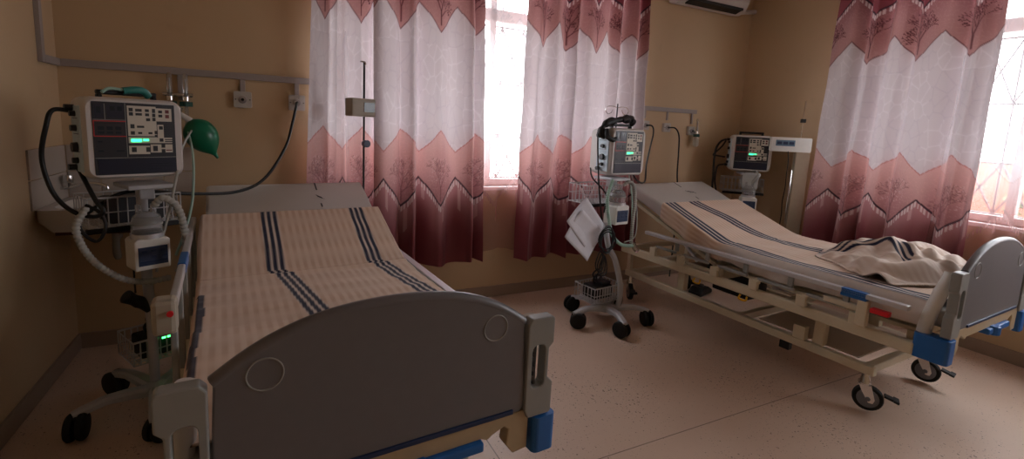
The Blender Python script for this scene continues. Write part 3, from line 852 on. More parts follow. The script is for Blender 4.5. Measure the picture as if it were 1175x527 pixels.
# blanket of the left bed
def blanket_left():
    uu = np.linspace(-.60, .475, 190); vv = np.linspace(.06, 1.80, 300)
    U, V = np.meshgrid(uu, vv)
    wr = .012*fbm(U*7, V*11, 3)+.010*fbm(U*3, V*24, 8)
    flat = np.where(V < 1.22, 1, .45)
    # a sharp crease at the bend of the bed
    crease = -.030*np.exp(-((V-1.245-.02*U)/.007)**2)+.006*np.exp(-((V-1.225-.02*U)/.02)**2)
    h = .012+wr*flat*.55+crease+.004
    top = bedpoint(np.clip(U, -.452, .452), V, h)
    # overhang on the left: falls down the mattress side
    ov = np.clip(-.452-U, 0, 1); top[..., 0] -= np.sin(np.clip(ov/.03, 0, 1)*PI/2)*.016+.012*np.sin(V*17)*np.clip(ov/.1, 0, 1)*.6; top[..., 2] -= ov*(1+.10*np.sin(V*7))
    ov2 = np.clip(U-.452, 0, 1); top[..., 0] += np.sin(np.clip(ov2/.02, 0, 1)*PI/2)*.010; top[..., 2] -= ov2
    gA = lambda v: np.interp(v, [.06, .68, 1.22, 1.27, 1.8], [-.02, -.055, -.125, -.155, -.148])
    gB = lambda v: np.interp(v, [.06, .68, 1.22, 1.27, 1.8], [.43, .40, .325, .30, .315])
    c = stripe_col(U, V, [gA, gB], .0285, .0105)
    c = cmix(c, NAVY, (np.abs(U+.447-.006*np.sin(V*9)) < .012)*(V < 1.05)*.95)
    o = gridmesh('blanket', top, c, M['blanket'], thick=.006)
    o.location = bedL.location; o.rotation_euler = bedL.rotation_euler
    tag(o, 'cream cotton blanket with navy triple stripes spread flat on near left bed', 'blanket')
blanket_left()
def blanket_right():
    uu = np.linspace(-.575, .47, 180); vv = np.linspace(.07, 1.80, 300)
    U, V = np.meshgrid(uu, vv)
    wr = .011*fbm(U*10, V*9, 13)+.007*fbm(U*20, V*6, 18)
    flat = np.where(V < 1.2, 1.2, .35)
    h = .016+wr*flat*.6
    top = bedpoint(np.clip(U, -.452, .452), V, h)
    ov = np.clip(-.452-U, 0, 1); top[..., 0] -= np.sin(np.clip(ov/.03, 0, 1)*PI/2)*.014+.010*np.sin(V*26)*np.clip(ov/.1, 0, 1); top[..., 2] -= ov*(1+.08*np.sin(V*9))
    ov2 = np.clip(U-.452, 0, 1); top[..., 0] += np.sin(np.clip(ov2/.02, 0, 1)*PI/2)*.010; top[..., 2] -= ov2
    gA = lambda v: np.interp(v, [.07, .6, 1.1, 1.3, 1.8], [-.40, -.395, -.385, -.375, -.375])
    gB = lambda v: np.interp(v, [.07, .6, .9, 1.15, 1.3, 1.5, 1.6, 1.8], [.10, .02, .06, .09, .055, -.01, -.05, -.10])+.012*np.sin(v*17)
    c = stripe_col(U, V, [gA, gB], .043, .0165)
    c = cmix(c, PALE, np.clip((-.44-U)/.02, 0, 1)*np.clip((1.25-V)/.1, 0, 1)*.8)
    o = gridmesh('blanket', top, c, M['blanket'], thick=.006)
    o.location = bedR.location; o.rotation_euler = bedR.rotation_euler
    tag(o, 'cream blanket with navy stripes spread over the raised head of the right bed', 'blanket')
blanket_right()
def crumple():
    n = 170; a = np.linspace(-.5, .5, n); b = np.linspace(-.5, .5, n); A, B = np.meshgrid(a, b)
    rr = np.sqrt((A/.47)**2+(B/.47)**2); ang = np.arctan2(B, A)
    rr = rr*(1+.10*np.sin(3*ang+1)+.07*np.sin(5*ang+.5))
    dome = np.clip(1-rr**2.2, 0, 1)**.75
    q = A*.9+B*.5
    folds = .5*np.sin(24*(q+.14*np.sin(6*B+2)+.05*np.sin(15*A)))+.35*np.sin(40*(A*.3-B*.8+.08*np.sin(9*A)))+.5*fbm(A*9, B*9, 31)
    H = .115*dome*(1+.25*np.sin(2.5*A+1))+.040*(folds-.35*np.abs(np.sin(18*q+3*B)))*np.clip(dome*2.2, 0, 1)
    H = np.where(rr > 1, .004, np.maximum(H, .004))
    X = A*.84; Y = B*.80
    u = .09+X+.035*np.sin(Y*12); v = .45+Y+.02*np.sin(X*14)
    keep = rr <= 1.06
    P = bedpoint(u, v, .022+H)
    P[..., 0] += .02*np.cos(22*q)*dome
    s = A+.13-.13*np.sin(B*5+.6)
    c = stripe_col(A*1.0-.1*B, B, []); c = cmix(c, PALE, np.full(A.shape, .35))
    for k in (-1, 0, 1):
        d = np.abs(s-k*.045); c = cmix(c, NAVY, np.clip((.014-d)/.004, 0, 1)*(B > -.12))
    o = gridmesh('crumpled_blanket', P, c, M['blanket'])
    bm = bmesh.new(); bm.from_mesh(o.data); bm.verts.ensure_lookup_table()
    kv = keep.reshape(-1)
    bmesh.ops.delete(bm, geom=[bm.verts[i] for i in range(len(kv)) if not kv[i]], context='VERTS')
    bm.to_mesh(o.data); bm.free()
    for p in o.data.polygons: p.use_smooth = True
    md = o.modifiers.new('thick', 'SOLIDIFY'); md.thickness = .007; md.offset = -1
    o.location = bedR.location; o.rotation_euler = bedR.rotation_euler
    tag(o, 'crumpled cream blanket with navy stripes heaped at the foot of the right bed', 'blanket')
crumple()

# ------------------------------------------------------------------ ventilators and their stands
def xf(loc, rz): return Matrix.Translation(loc) @ Matrix.Rotation(rz, 4, 'Z')
def stand(loc, rz, legang, polebend, label, bdx=0., bz=0.):
    """five legged rolling stand. Local front is -y; legang is the world angle of the first leg"""
    t = thing('ventilator_stand', label, 'medical stand', loc, rz, None)
    bm = bmesh.new(); lathe(bm, [(.05, .085), (.06, .10), (.055, .125), (.03, .135)], 20)
    obj('hub', bm, M['stand'], t, smooth=True)
    for k in range(5):
        a = legang-rz+2*PI*k/5; d = Vector((math.cos(a), math.sin(a), 0)); s = Vector((-d.y, d.x, 0))
        bm = bmesh.new(); rings = []
        for f, w, zc, th in ((.02, .034, .108, .022), (.12, .03, .125, .018), (.20, .026, .132, .015), (.28, .024, .118, .014), (.315, .018, .112, .010)):
            p = d*f; rings.append([bm.verts.new(p+s*(sx*w)+Vector((0, 0, zc+sz*th))) for sx, sz in ((-1, -1), (1, -1), (1, .3), (.6, 1), (-.6, 1), (-1, .3))])
        for A, B in zip(rings, rings[1:]):
            for i in range(6): bm.faces.new([A[i], A[(i+1) % 6], B[(i+1) % 6], B[i]])
        bm.faces.new(rings[0][::-1]); bm.faces.new(rings[-1])
        L_ = obj('leg', bm, M['stand'], t, smooth=True)
        c = d*.295; wa = a+1.1+k*1.3; dd = Vector((math.cos(wa), math.sin(wa), 0))
        q = Matrix.Translation(c+dd*.018) @ Matrix.Rotation(wa, 4, 'Z')
        bm = bmesh.new()
        for sy in (-1, 1): lathe(bm, [(.034, sy*.008), (.056, sy*.008), (.059, sy*.015), (.059, sy*.027), (.052, sy*.035), (.02, sy*.038)], 24, c=(0, 0, .059), ax='y')
        for v in bm.verts: v.co = q @ v.co
        W = obj('caster', bm, M['rubber'], t, smooth=True)
        bm = bmesh.new(); tube(bm, [(0, 0, .053), (-.014, 0, .105)], .010, 8)
        o = [(.01, .108), (-.045, .09), (-.057, .06), (-.02, .10)]
        box(bm, -.05, .02, -.006, .006, .095, .108)
        for v in bm.verts: v.co = q @ v.co
        obj('caster_hood', bm, M['black'], W)
    pl = spline(polebend, 6)
    obj('pole', bmtube(pl, .021, 14), M['stand'], t, smooth=True)
    tp = Vector(polebend[-1])
    bm = bmesh.new(); box(bm, -.09, .09, tp.y-.10, tp.y+.10, 1.085, 1.105); box(bm, -.03, .03, tp.y-.03, tp.y+.03, 1.03, 1.085)
    obj('mounting_plate', bm, M['stand'], t, bevel=.006)
    # wire basket on the back of the pole, and one low down
    def basket(name, x0, x1, y0, y1, z0, z1, nx, ny, r=.0028):
        bm = bmesh.new()
        for z in (z0, (z0+z1)/2, z1): tube(bm, [(x0, y0, z), (x1, y0, z), (x1, y1, z), (x0, y1, z)], r*(1.6 if z == z1 else 1), 5, closed=True)
        for i in range(nx+1):
            x = x0+(x1-x0)*i/nx; tube(bm, [(x, y0, z1), (x, y0, z0), (x, y1, z0), (x, y1, z1)], r, 5)
        for i in range(1, ny):
            y = y0+(y1-y0)*i/ny; tube(bm, [(x0, y, z1), (x0, y, z0), (x1, y, z0), (x1, y, z1)], r, 5)
        return obj(name, bm, M['wire'], t)
    basket('upper_basket', -.19, .17, .10, .30, .90, 1.035, 10, 5)
    bm = bmesh.new(); box(bm, -.20, .18, .09, .115, .875, .90); box(bm, -.02, .02, 0, .10, .875, .9)
    obj('basket_bar', bm, M['black'], t, bevel=.004)
    pb = Vector(polebend[0])
    basket('lower_basket', -.17+bdx, .13+bdx, pb.y+.03, pb.y+.24, .17+bz, .285+bz, 11, 6, .0035)
    return t
def battery(loc, rz, label, lamp=False, s=1.):
    t = thing('power_pack', label, 'power pack', loc, rz)
    obj('casing', bmbox(-.10*s, .08*s, -.07*s, .07*s, 0, .10), M['black'], t, bevel=.012)
    obj('top_module', bmbox(-.02, .07*s, -.06, .04, .10, .125), M['keydark'], t, bevel=.008)
    obj('front_label', bmbox(-.03, .06, -.0725*s, -.07*s, .02, .08), M['lcd_dark'] if lamp else M['grey_side'], t)
    if lamp: obj('lamp', bmbox(-.012, .022, -.078, -.0725, .083, .094), M['glight'], t, label='small glowing green lamp')
    bm = bmesh.new(); tube(bm, spline([(-.05, 0, .10), (-.06, .0, .14), (-.02, .01, .165), (.02, .0, .15), (.0, 0, .12)]), .007, 6)
    tube(bm, spline([(0.02, .02, .12), (.05, .03, .17), (.01, .03, .20), (-.04, .03, .17), (-.03, .02, .13)]), .006, 6)
    obj('lead', bm, M['cable'], t, smooth=True)
    return t

def ventilator(loc, rz, label, strap=False):
    """off-white casing .38 x .36 x .2, front faces local -y, origin at the middle of its base"""
    t = thing('ventilator', label, 'ventilator', loc, rz, None)
    W, Hh, D = .183, .35, .20
    out = rrect(-W, W, 0, Hh, .042, 6); n = len(out)
    bm = bmesh.new(); rings = []
    for y, k in ((0, .955), (-.012, .985), (.04, 1.0), (.15, 1.0), (D, .93)):
        yy = {0: -.0}.get(y, y)
        rings.append([(a*k, Hh/2+(b-Hh/2)*k) for a, b in out])
    ys = [-.022, -.008, .03, .14, D]; ks = [.93, .985, 1., .99, .93]
    R_ = [[bm.verts.new((a*k, y, Hh/2+(b-Hh/2)*k)) for a, b in out] for y, k in zip(ys, ks)]
    for A, B in zip(R_, R_[1:]):
        for i in range(n): bm.faces.new([A[i], A[(i+1) % n], B[(i+1) % n], B[i]])
    bm.faces.new(R_[0][::-1]); bm.faces.new(R_[-1])
    obj('casing', bm, M['vent'], t, smooth=True)
    y = -.0225
    def P(name, x0, x1, z0, z1, m, par=t, d=.002, lab=None, bev=0):
        # panel coordinates: x in 0..1, z in 0..1 over the dark control panel
        X = lambda q: -.150+q*.295
        Z = lambda q: .328-q*.305
        return obj(name, bmbox(X(x0), X(x1), y-d, y, Z(z1), Z(z0)), m, par, bevel=bev, label=lab)
    pn = obj('control_panel', prism(rrect(-.152, .147, .021, .330, .004), [], y-.002, y+.001), M['panel'], t)
    y -= .002
    P('lower_band', 0.03, .995, .78, .985, M['panel_blue'], pn)
    def multi(name, rects, m, d=.0012, lab=None):
        for x0, x1, z0, z1 in rects: o = obj(name, bmbox(-.150+x0*.295, -.150+x1*.295, y-d, y, .328-z1*.305, .328-z0*.305), m, pn, label=lab)
        return o
    multi('divider_line', [(.0, 1, .765, .772), (.135, .142, .02, .235), (.375, .382, .0, .76), (0, .38, .235, .242)], M['grey_side'])
    multi('red_line', [(.0, .38, .25, .262), (.01, .38, .46, .472), (.0, .010, .25, .47), (.15, .42, .865, .872)], M['panel_red'])
    multi('key_field', [(.40, .76, .03, .44), (.76, .965, .05, .24), (.40, .73, .44, .46), (.77, .85, .29, .48), (.40, .76, .475, .56), (.76, .96, .48, .56), (.40, .66, .60, .72), (.67, .96, .58, .70)], M['key'])
    y0 = y; y -= .0012
    ks = [(.42, .47, .06, .11), (.50, .58, .07, .11), (.62, .67, .07, .11), (.71, .75, .06, .12), (.42, .47, .12, .17), (.50, .58, .13, .165), (.62, .67, .13, .17), (.71, .75, .13, .18), (.63, .68, .20, .24), (.71, .75, .19, .24),
          (.79, .84, .08, .12), (.79, .84, .14, .18), (.43, .48, .29, .35), (.51, .60, .31, .34), (.43, .48, .39, .44), (.52, .57, .40, .43), (.65, .70, .40, .43), (.73, .77, .38, .43), (.79, .84, .31, .36), (.79, .84, .49, .54),
          (.43, .49, .62, .69), (.61, .66, .62, .69), (.70, .76, .60, .68), (.81, .86, .58, .63), (.81, .86, .65, .70)]
    for i, k in enumerate(ks): multi('key', [k], M['keydark'])
    for k in ((.88, .93, .07, .12), (.88, .93, .14, .19), (.87, .95, .66, .675)): multi('key', [k], M['keyred'])
    multi('key_slats', [(.86, .97, .30+i*.035, .315+i*.035) for i in range(5)]+[(.86, .97, .50, .515), (.86, .97, .53, .545)], M['keydark'])
    y = y0
    multi('gauge_window', [(.02, .125, .03, .21), (.16, .36, .03, .21)], M['panel_blue'])
    y -= .001
    multi('gauge_face', [(.20, .255, .05, .11), (.285, .34, .05, .11), (.045, .095, .06, .15)], M['lcd_dark'])
    multi('small_print', [(.04, .10, .66, .68), (.25, .34, .66, .68), (.04, .09, .53, .55), (.62, .95, .86, .864), (.62, .95, .90, .904), (.62, .80, .94, .944), (.03, .34, .28, .285)]+[(.05+i*.1, .12+i*.1, .33, .38) for i in range(3)]+[(.05+i*.1, .12+i*.1, .40, .43) for i in range(3)], M['lcd_dark'])
    y -= .0006
    multi('display', [(.43, .56, .50, .545)], M['gled'], lab='glowing green digital display')
    multi('display_small', [(.58, .65, .50, .53)], M['gled'])
    # side panel with knobs (local -x side)
    sp = obj('side_panel', bmbox(-W-.003, -W+.006, .005, .12, .03, .31), M['knobside'], t, bevel=.004)
    for z, r in ((.275, .012), (.215, .014), (.135, .022), (.08, .013)):
        bm = bmesh.new(); lathe(bm, [(r, -W-.003), (r*.9, -W-.022)], 16, c=(0, .06, z), ax='x')
        obj('knob', bm, M['keydark'], sp, smooth=True)
    bm = bmesh.new()
    for z in (.255, .19, .115): box(bm, -W-.0045, -W-.003, .03, .10, z, z+.003)
    obj('side_marking', bm, M['navy'], sp)
    for z in (.30, .05):
        obj('hose_port', bmtube([(-W-.03, .09, z), (-W+.01, .09, z)], .013, 12), M['keydark'], t, smooth=True)
    hb = bmesh.new(); box(hb, -.11, .11, .06, .09, Hh+.012, Hh+.032); box(hb, -.11, -.09, .06, .09, Hh-.004, Hh+.014); box(hb, .09, .11, .06, .09, Hh-.004, Hh+.014)
    obj('carry_handle', hb, M['black'], t, bevel=.006)
    return t

def humidifier(loc, rz, label):
    t = thing('humidifier', label, 'humidifier', loc, rz)
    out = [(-.068, 0), (.068, 0), (.068, .128), (.058, .14), (-.058, .14), (-.068, .128)]
    obj('casing', prism(out, [], -.06, .06), M['white_plastic'], t, bevel=.008)
    p = obj('keypad', bmbox(-.055, .055, -.0625, -.06, .022, .105), M['humblue'], t)
    bm = bmesh.new()
    for x in (-.034, 0, .034): box(bm, x-.009, x+.010, -.0645, -.0625, .080, .092)
    for x in (0, .04): box(bm, x-.010, x+.010, -.0645, -.0625, .055, .066)
    box(bm, -.05, .05, -.0645, -.0625, .036, .044)
    obj('key', bm, M['navy'], p)
    obj('heater_plate', bmlathe([(.062, .138), (.062, .158)], 24), M['alu'], t, smooth=True)
    bm = bmesh.new(); lathe(bm, [(.055, .158), (.058, .165), (.058, .205), (.05, .235), (.03, .25), (.02, .252)], 24)
    ch = obj('water_chamber', bm, M['clear'], t, smooth=True)
    for x in (-.028, .028): obj('chamber_port', bmtube([(x, 0, .245), (x, 0, .285)], .012, 12), M['clear'], ch, smooth=True)
    obj('chamber_ring', bmlathe([(.060, .196), (.0605, .203)], 24), M['grey_side'], ch, smooth=True)
    return t

def hose(name, pts, r, m, label, cat='hose', corr=False, group=None, n=8):
    P = spline(pts, 22 if corr else n)
    rad = None
    if corr:
        Q = [P[0]]; step = r*.32
        for p in P[1:]:
            while (p-Q[-1]).length > step: Q.append(Q[-1]+(p-Q[-1]).normalized()*step)
        P = Q; rad = [r*(1.12 if (i//2) % 2 else .92) for i in range(len(P))]
    o = obj(name, bmtube(P, r, 12 if r > .006 else 8, radii=rad), m, smooth=True)
    return tag(o, label, cat, group)

# --- left
aL = R(28)
VL = (-.535, -.87)
def loc2(base, rz, p):
    v = xf((base[0], base[1], 0), rz) @ Vector(p); return tuple(v)
stand((-.50, -.87, 0), aL, R(205.5), [(0, .03, .12), (.0, .03, .40), (-.01, .03, .75), (-.012, .02, 1.09)], 'rolling stand with black casters under the left ventilator, beside left bed', .10, .05)
ventilator((*loc2((-.50, -.87), aL, (-.03, .0, 1.13))[:3],), aL, 'ventilator with green display at far left, in front of the corner basin')
humidifier(loc2((-.50, -.87), aL, (-.03, -.075, .735)), aL, 'white humidifier with blue keypad clamped under the left ventilator')
battery(loc2((-.50, -.87), aL, (.07, .165, .225)), aL, 'black power pack with small green lamp in low basket by left wall', True)

# --- middle
aM = R(8)
MB_ = (2.29, -.77)
stand((*MB_, 0), aM, R(112), [(.06, -.06, .12), (.075, -.05, .28), (.03, -.02, .48), (-.02, .02, .60), (-.025, .05, .80), (.0, .05, 1.09)], 'rolling stand with curved pole in middle of room, before the third curtain')
ventilator(loc2(MB_, aM, (.11, .03, 1.115)), aM, 'ventilator in the middle of the room with black straps bundled on top')
humidifier(loc2(MB_, aM, (-.03, -.045, .775)), aM, 'white humidifier with blue keypad below the middle ventilator')
battery(loc2(MB_, aM, (-.02, .08, .18)), aM, 'black power pack with leads in wire basket under middle stand', False)
# --- right
aR = R(-40)
RB_ = (4.20, -.42)
stand((*RB_, 0), aR, R(20), [(0, .03, .12), (.0, .03, .40), (0, .03, .75), (0, .02, 1.09)], 'rolling stand in the right corner behind the right bed')
ventilator(loc2(RB_, aR, (0, .0, 1.115)), aR, 'ventilator in the right corner behind the right bed, beside weighing column')
humidifier(loc2(RB_, aR, (.0, -.075, .735)), aR, 'white humidifier below the right corner ventilator, above right bed edge')

# black bundle of straps on the middle ventilator
def strap_bundle():
    t = thing('strap_bundle', 'bundle of black padded straps lying over the middle ventilator', 'straps', loc2(MB_, aM, (.10, .03, 1.448)), aM)
    bm = bmesh.new()
    P = spline([(-.22, .05, -.06), (-.215, .05, 0.0), (-.17, .05, .045), (-.08, .05, .07), (.02, .05, .085), (.08, .06, .08), (.12, .06, .06)], 6)
    rad = [.026+.007*math.sin(i*.55)+.003*math.sin(i*1.3) for i in range(len(P))]
    tube(bm, P, .03, 12, radii=rad)
    obj('pad', bm, M['black'], t, smooth=True)
    bm = bmesh.new(); tube(bm, spline([(-.20, .02, .0), (-.21, -.01, -.05), (-.16, -.02, -.07), (-.12, .0, -.04), (-.10, .02, 0)]), .018, 10)
    obj('loop', bm, M['black'], t, smooth=True)
    bm = bmesh.new(); tube(bm, spline([(-.02, .03, .075), (.03, .02, .10), (.08, .03, .095), (.10, .05, .06)]), .014, 8)
    obj('buckle_end', bm, M['keydark'], t, smooth=True)
strap_bundle()
# IV rod with two curled hooks
def iv_rod():
    p = loc2(MB_, aM, (.16, .20, 1.15))
    t = thing('drip_rod', 'thin metal drip rod with two curled hooks above the middle ventilator', 'drip stand', p, aM)
    obj('rod', bmtube([(0, 0, -.2), (0, 0, .50)], .005, 8), M['keydark'], t, smooth=True)
    for s in (-1, 1):
        bm = bmtube(spline([(0, 0, .47), (s*.05, 0, .478), (s*.11, 0, .472), (s*.125, 0, .445), (s*.10, 0, .42), (s*.065, 0, .43), (s*.05, 0, .455)]), .0032, 6)
        obj('hook', bm, M['chrome'], t, smooth=True)
iv_rod()
# bits on top of the left ventilator
def top_bits():
    t = thing('breathing_connector', 'teal and clear breathing connector lying on top of the left ventilator', 'connector', loc2((-.50, -.87), aL, (-.03, .05, 1.50)), aL)
    obj('teal_elbow', bmtube(spline([(-.02, 0, .012), (.03, 0, .02), (.06, .01, .015), (.08, .02, -.005)]), .016, 12), M['teal'], t, smooth=True)
    obj('clear_tube', bmtube(spline([(-.10, -.02, .0), (-.07, -.01, .018), (-.02, 0, .015)]), .007, 8), M['hose_green'], t, smooth=True)
    obj('mask_cushion', bmtube(circle((0, .03, .01), .035, 20), .008, 8, closed=True), M['black'], t, smooth=True)
top_bits()

# ---- hoses and cables on the left
Lp = lambda x, y, z: loc2((-.50, -.87), aL, (x, y, z))
hose('oxygen_hose', [(.178, -.045, 1.525), (.168, -.075, 1.49), (.15, -.10, 1.41), (.10, -.17, 1.24), (-.02, -.33, 1.06), (-.16, -.46, 1.00), (-.35, -.62, 1.015), (-.50, -.70, 1.04), (-.62, -.72, 1.04), (-.70, -.80, .99), (-.72, -.90, .965), (-.68, -.96, 1.0)],
     .0085, M['cable'], 'long black oxygen hose sagging from wall outlet across to left ventilator')
hose('black_hose', [Lp(-.22, .09, 1.415), Lp(-.28, .08, 1.415), (-.80, -.96, 1.35), (-.825, -.95, 1.22), (-.80, -.95, 1.08), (-.74, -.96, 1.00), (-.67, -.97, .975), (-.63, -.99, 1.0), (-.66, -.97, 1.05), Lp(-.21, .09, 1.17)],
     .009, M['cable'], 'thick black hose looping down from the left side of left ventilator')
hose('black_hose', [(-.69, -.93, 1.02), (-.72, -.95, .97), (-.71, -.97, .91), (-.66, -.98, .87), (-.63, -.97, .93), (-.65, -.96, .99), (-.70, -.94, 1.02)],
     .007, M['cable'], 'coiled black cable loop hanging below the left ventilator hoses')
hose('breathing_hose', [Lp(.0, -.075, 1.01), Lp(.03, -.10, 1.045), Lp(.08, -.11, 1.0), Lp(.11, -.10, .88), Lp(.115, -.08, .76), Lp(.09, -.06, .68)],
     .015, M['hose'], 'milky corrugated breathing hose curling over the left humidifier', corr=True)
hose('breathing_hose', [Lp(-.22, -.02, 1.02), Lp(-.26, -.03, .93), Lp(-.22, -.04, .80), Lp(-.13, -.05, .70), Lp(-.04, -.05, .66), Lp(.06, -.06, .66)],
     .013, M['hose'], 'milky corrugated hose drooping at the left of left humidifier', corr=True)
hose('clear_tube', [(-.40, -.15, 1.33), (-.39, -.62, 1.25), (-.385, -.88, 1.12), (-.41, -.92, .98), (-.45, -.93, .82), (-.47, -.92, .70)],
     .006, M['hose'], 'thin milky tube falling from the flowmeter past left ventilator', n=10)
hose('clear_tube', [(-.43, -.10, 1.34), (-.36, -.5, 1.20), (-.335, -.78, 1.02), (-.36, -.85, .88), (-.40, -.88, .76)],
     .006, M['hose_green'], 'thin pale green tube falling beside the near bed guard', n=10)
hose('power_cable', [Lp(-.05, .04, .90), Lp(-.06, .02, .74), Lp(-.065, .0, .60)], .004, M['cable'], 'thin black cable holding the black probe by left stand pole', 'cable')
o = obj('probe', bmtube(spline([Lp(-.11, .0, .60), Lp(-.08, 0, .575), Lp(-.045, 0, .545), Lp(-.02, 0, .50)]), .03, 12, radii=[.012, .027, .031, .031, .030, .029, .028, .027, .026, .025, .025, .026, .027, .028, .029, .028, .026, .024, .022, .02, .018, .016, .014, .012, .01][:25]), M['black'], smooth=True)
tag(o, 'black rubbery probe hanging beside the left stand pole', 'probe')
# dark pouch sitting in the upper basket of the left stand
o = obj('cable_pouch', prism(rrect(-.10, .14, .0, .12, .03), [], -.06, .06), M['keydark'], bevel=.02)
place(o, Lp(-.02, .20, .905), aL); tag(o, 'dark pouch in the wire basket behind left ventilator stand', 'pouch')

# ---- hoses and cables in the middle
Mp = lambda x, y, z: loc2(MB_, aM, (x, y, z))
hose('breathing_hose', [Mp(.02, -.045, 1.05), Mp(.05, -.07, 1.08), Mp(.10, -.08, 1.04), Mp(.12, -.08, .90), Mp(.115, -.08, .76), Mp(.12, -.08, .62)],
     .013, M['hose'], 'milky breathing hose arching over the middle humidifier', corr=True)
hose('breathing_hose', [Mp(-.10, -.05, 1.10), Mp(-.15, -.06, .97), Mp(-.14, -.08, .82), Mp(-.10, -.09, .70), Mp(-.02, -.10, .63), Mp(.06, -.10, .61), Mp(.13, -.09, .60)],
     .012, M['hose_green'], 'pale green corrugated hose hanging left of middle humidifier', corr=True)
hose('clear_tube', [Mp(.20, .04, 1.12), Mp(.22, 0, .95), Mp(.20, -.05, .78), Mp(.15, -.08, .66), Mp(.02, -.10, .64)], .0045, M['hose'], 'thin milky tube hanging right of the middle humidifier')
hose('clear_tube', [Mp(.17, .04, 1.12), Mp(.18, 0, .95), Mp(.15, -.04, .80), Mp(.13, -.08, .66)], .0045, M['hose_green'], 'thin pale green tube just inside the milky one at middle stand')
o = obj('y_connector', bmtube(spline([Mp(.13, -.09, .62), Mp(.14, -.10, .585), Mp(.16, -.11, .56)]), .02, 12), M['clear'], smooth=True)
tag(o, 'clear plastic connector at the end of the middle breathing hoses', 'connector')
hose('power_cable', [Mp(-.17, .06, 1.42), Mp(-.18, .04, 1.30), Mp(-.17, .02, 1.10), Mp(-.15, 0, .90), Mp(-.13, -.02, .72), Mp(-.15, -.02, .60)], .0055, M['cable'], 'black cable dropping from the strap bundle on middle ventilator', 'cable')
hose('power_cable', [Mp(-.16, .12, 1.165), Mp(-.19, .06, 1.10), Mp(-.10, .0, .98), Mp(-.11, 0, .85)], .006, M['cable'], 'short black cable from the side port of the middle ventilator', 'cable')
bm = bmesh.new()
for k in range(5):
    c = Vector(Mp(-.19+.01*k, -.12+.006*k, .70-.012*k)); pts = []
    for i in range(26):
        a = 2*PI*i/26; pts.append(c+Vector(((.065+.006*math.sin(k*2+a*2))*math.cos(a)*.9, .012*math.sin(2*a+k), (.085+.01*math.sin(k))*math.sin(a))))
    tube(bm, pts, .0048, 6, closed=True)
for k in range(3):
    c = Vector(Mp(-.20+.02*k, -.08, .52-.02*k)); pts = [c+Vector((.032*math.cos(a), .01*math.sin(2*a), .075*math.sin(a))) for a in [2*PI*i/22 for i in range(22)]]
    tube(bm, pts, .0045, 6, closed=True)
tube(bm, spline([Mp(-.12, -.03, .50), Mp(-.10, .0, .42), Mp(-.08, .05, .36), Mp(-.05, .08, .31)]), .006, 6)
tag(obj('cable_coil', bm, M['cable'], smooth=True), 'coiled black power lead hooked on the middle stand pole', 'cable')
# white papers
def papers():
    t = thing('paper_sheets', 'two overlapping white sheets hanging from the middle stand basket', 'papers', Mp(-.35, -.06, .76), aM)
    def sheet(dx, dz, a, y, w, h):
        nn = 12; A, B = np.meshgrid(np.linspace(-w/2, w/2, nn), np.linspace(-h/2, h/2, nn))
        P = np.stack([dx+A*math.cos(a)-B*math.sin(a), y+.012*np.sin(A*14+1)+.01*np.sin(B*11), dz+A*math.sin(a)+B*math.cos(a)], -1)
        return gridmesh('sheet', P, None, M['paper'], t, thick=.0012)
    sheet(.02, .03, R(40), .0, .24, .30); sheet(-.005, -.04, R(48), -.012, .24, .28)
papers()
hose('black_hose', [(3.19, -.045, 1.51), (3.23, -.08, 1.505), (3.235, -.10, 1.44), (3.17, -.14, 1.29), (3.09, -.2, 1.15), (2.95, -.35, 1.02), (2.62, -.62, 1.06), (2.50, -.66, 1.16)],
     .007, M['cable'], 'black hose from first right wall outlet down behind middle ventilator')
hose('black_hose', [(3.475, -.045, 1.50), (3.54, -.07, 1.495), (3.585, -.08, 1.42), (3.59, -.09, 1.25), (3.60, -.09, 1.05), (3.62, -.10, .85), (3.63, -.10, .4), (3.60, -.12, .02)],
     .007, M['cable'], 'black hose dropping behind right bed from the middle right wall outlet')
# right corner hoses
Rp = lambda x, y, z: loc2(RB_, aR, (x, y, z))
hose('black_hose', [Rp(-.22, .09, 1.415), Rp(-.27, .07, 1.39), Rp(-.31, .05, 1.32), Rp(-.32, .04, 1.2), Rp(-.31, .05, 1.05), Rp(-.30, .06, .9), Rp(-.24, .08, .82)],
     .010, M['cable'], 'thick black hose bowing out left of the right corner ventilator')
hose('black_hose', [Rp(-.22, .09, 1.40), Rp(-.26, .06, 1.34), Rp(-.33, .04, 1.26), Rp(-.30, .04, 1.25), Rp(-.22, .06, 1.24)],
     .008, M['cable'], 'black hose looping back to the right corner ventilator side')
hose('black_hose', [Rp(-.22, .09, 1.165), Rp(-.28, .06, 1.14), Rp(-.29, .05, 1.0), Rp(-.27, .03, .86), Rp(-.36, .05, .90), Rp(-.42, .06, .93), Rp(-.46, .07, .88), Rp(-.47, .08, .80)],
     .008, M['cable'], 'black hose hooped low between right bed and corner ventilator')
hose('breathing_hose', [Rp(.02, -.07, 1.0), Rp(.05, -.09, 1.06), Rp(.07, -.08, 1.09), Rp(.05, -.05, 1.12)], .014, M['hose'], 'milky hose crumpled above the right corner humidifier', corr=True)
o = obj('filter_bag', prism(rrect(-.02, .12, -.0, .17, .03), [], -.03, .03), M['hose'], bevel=.015)
place(o, Rp(-.05, -.05, .94), aR); tag(o, 'crumpled clear plastic bag around the right corner humidifier hose', 'bag')

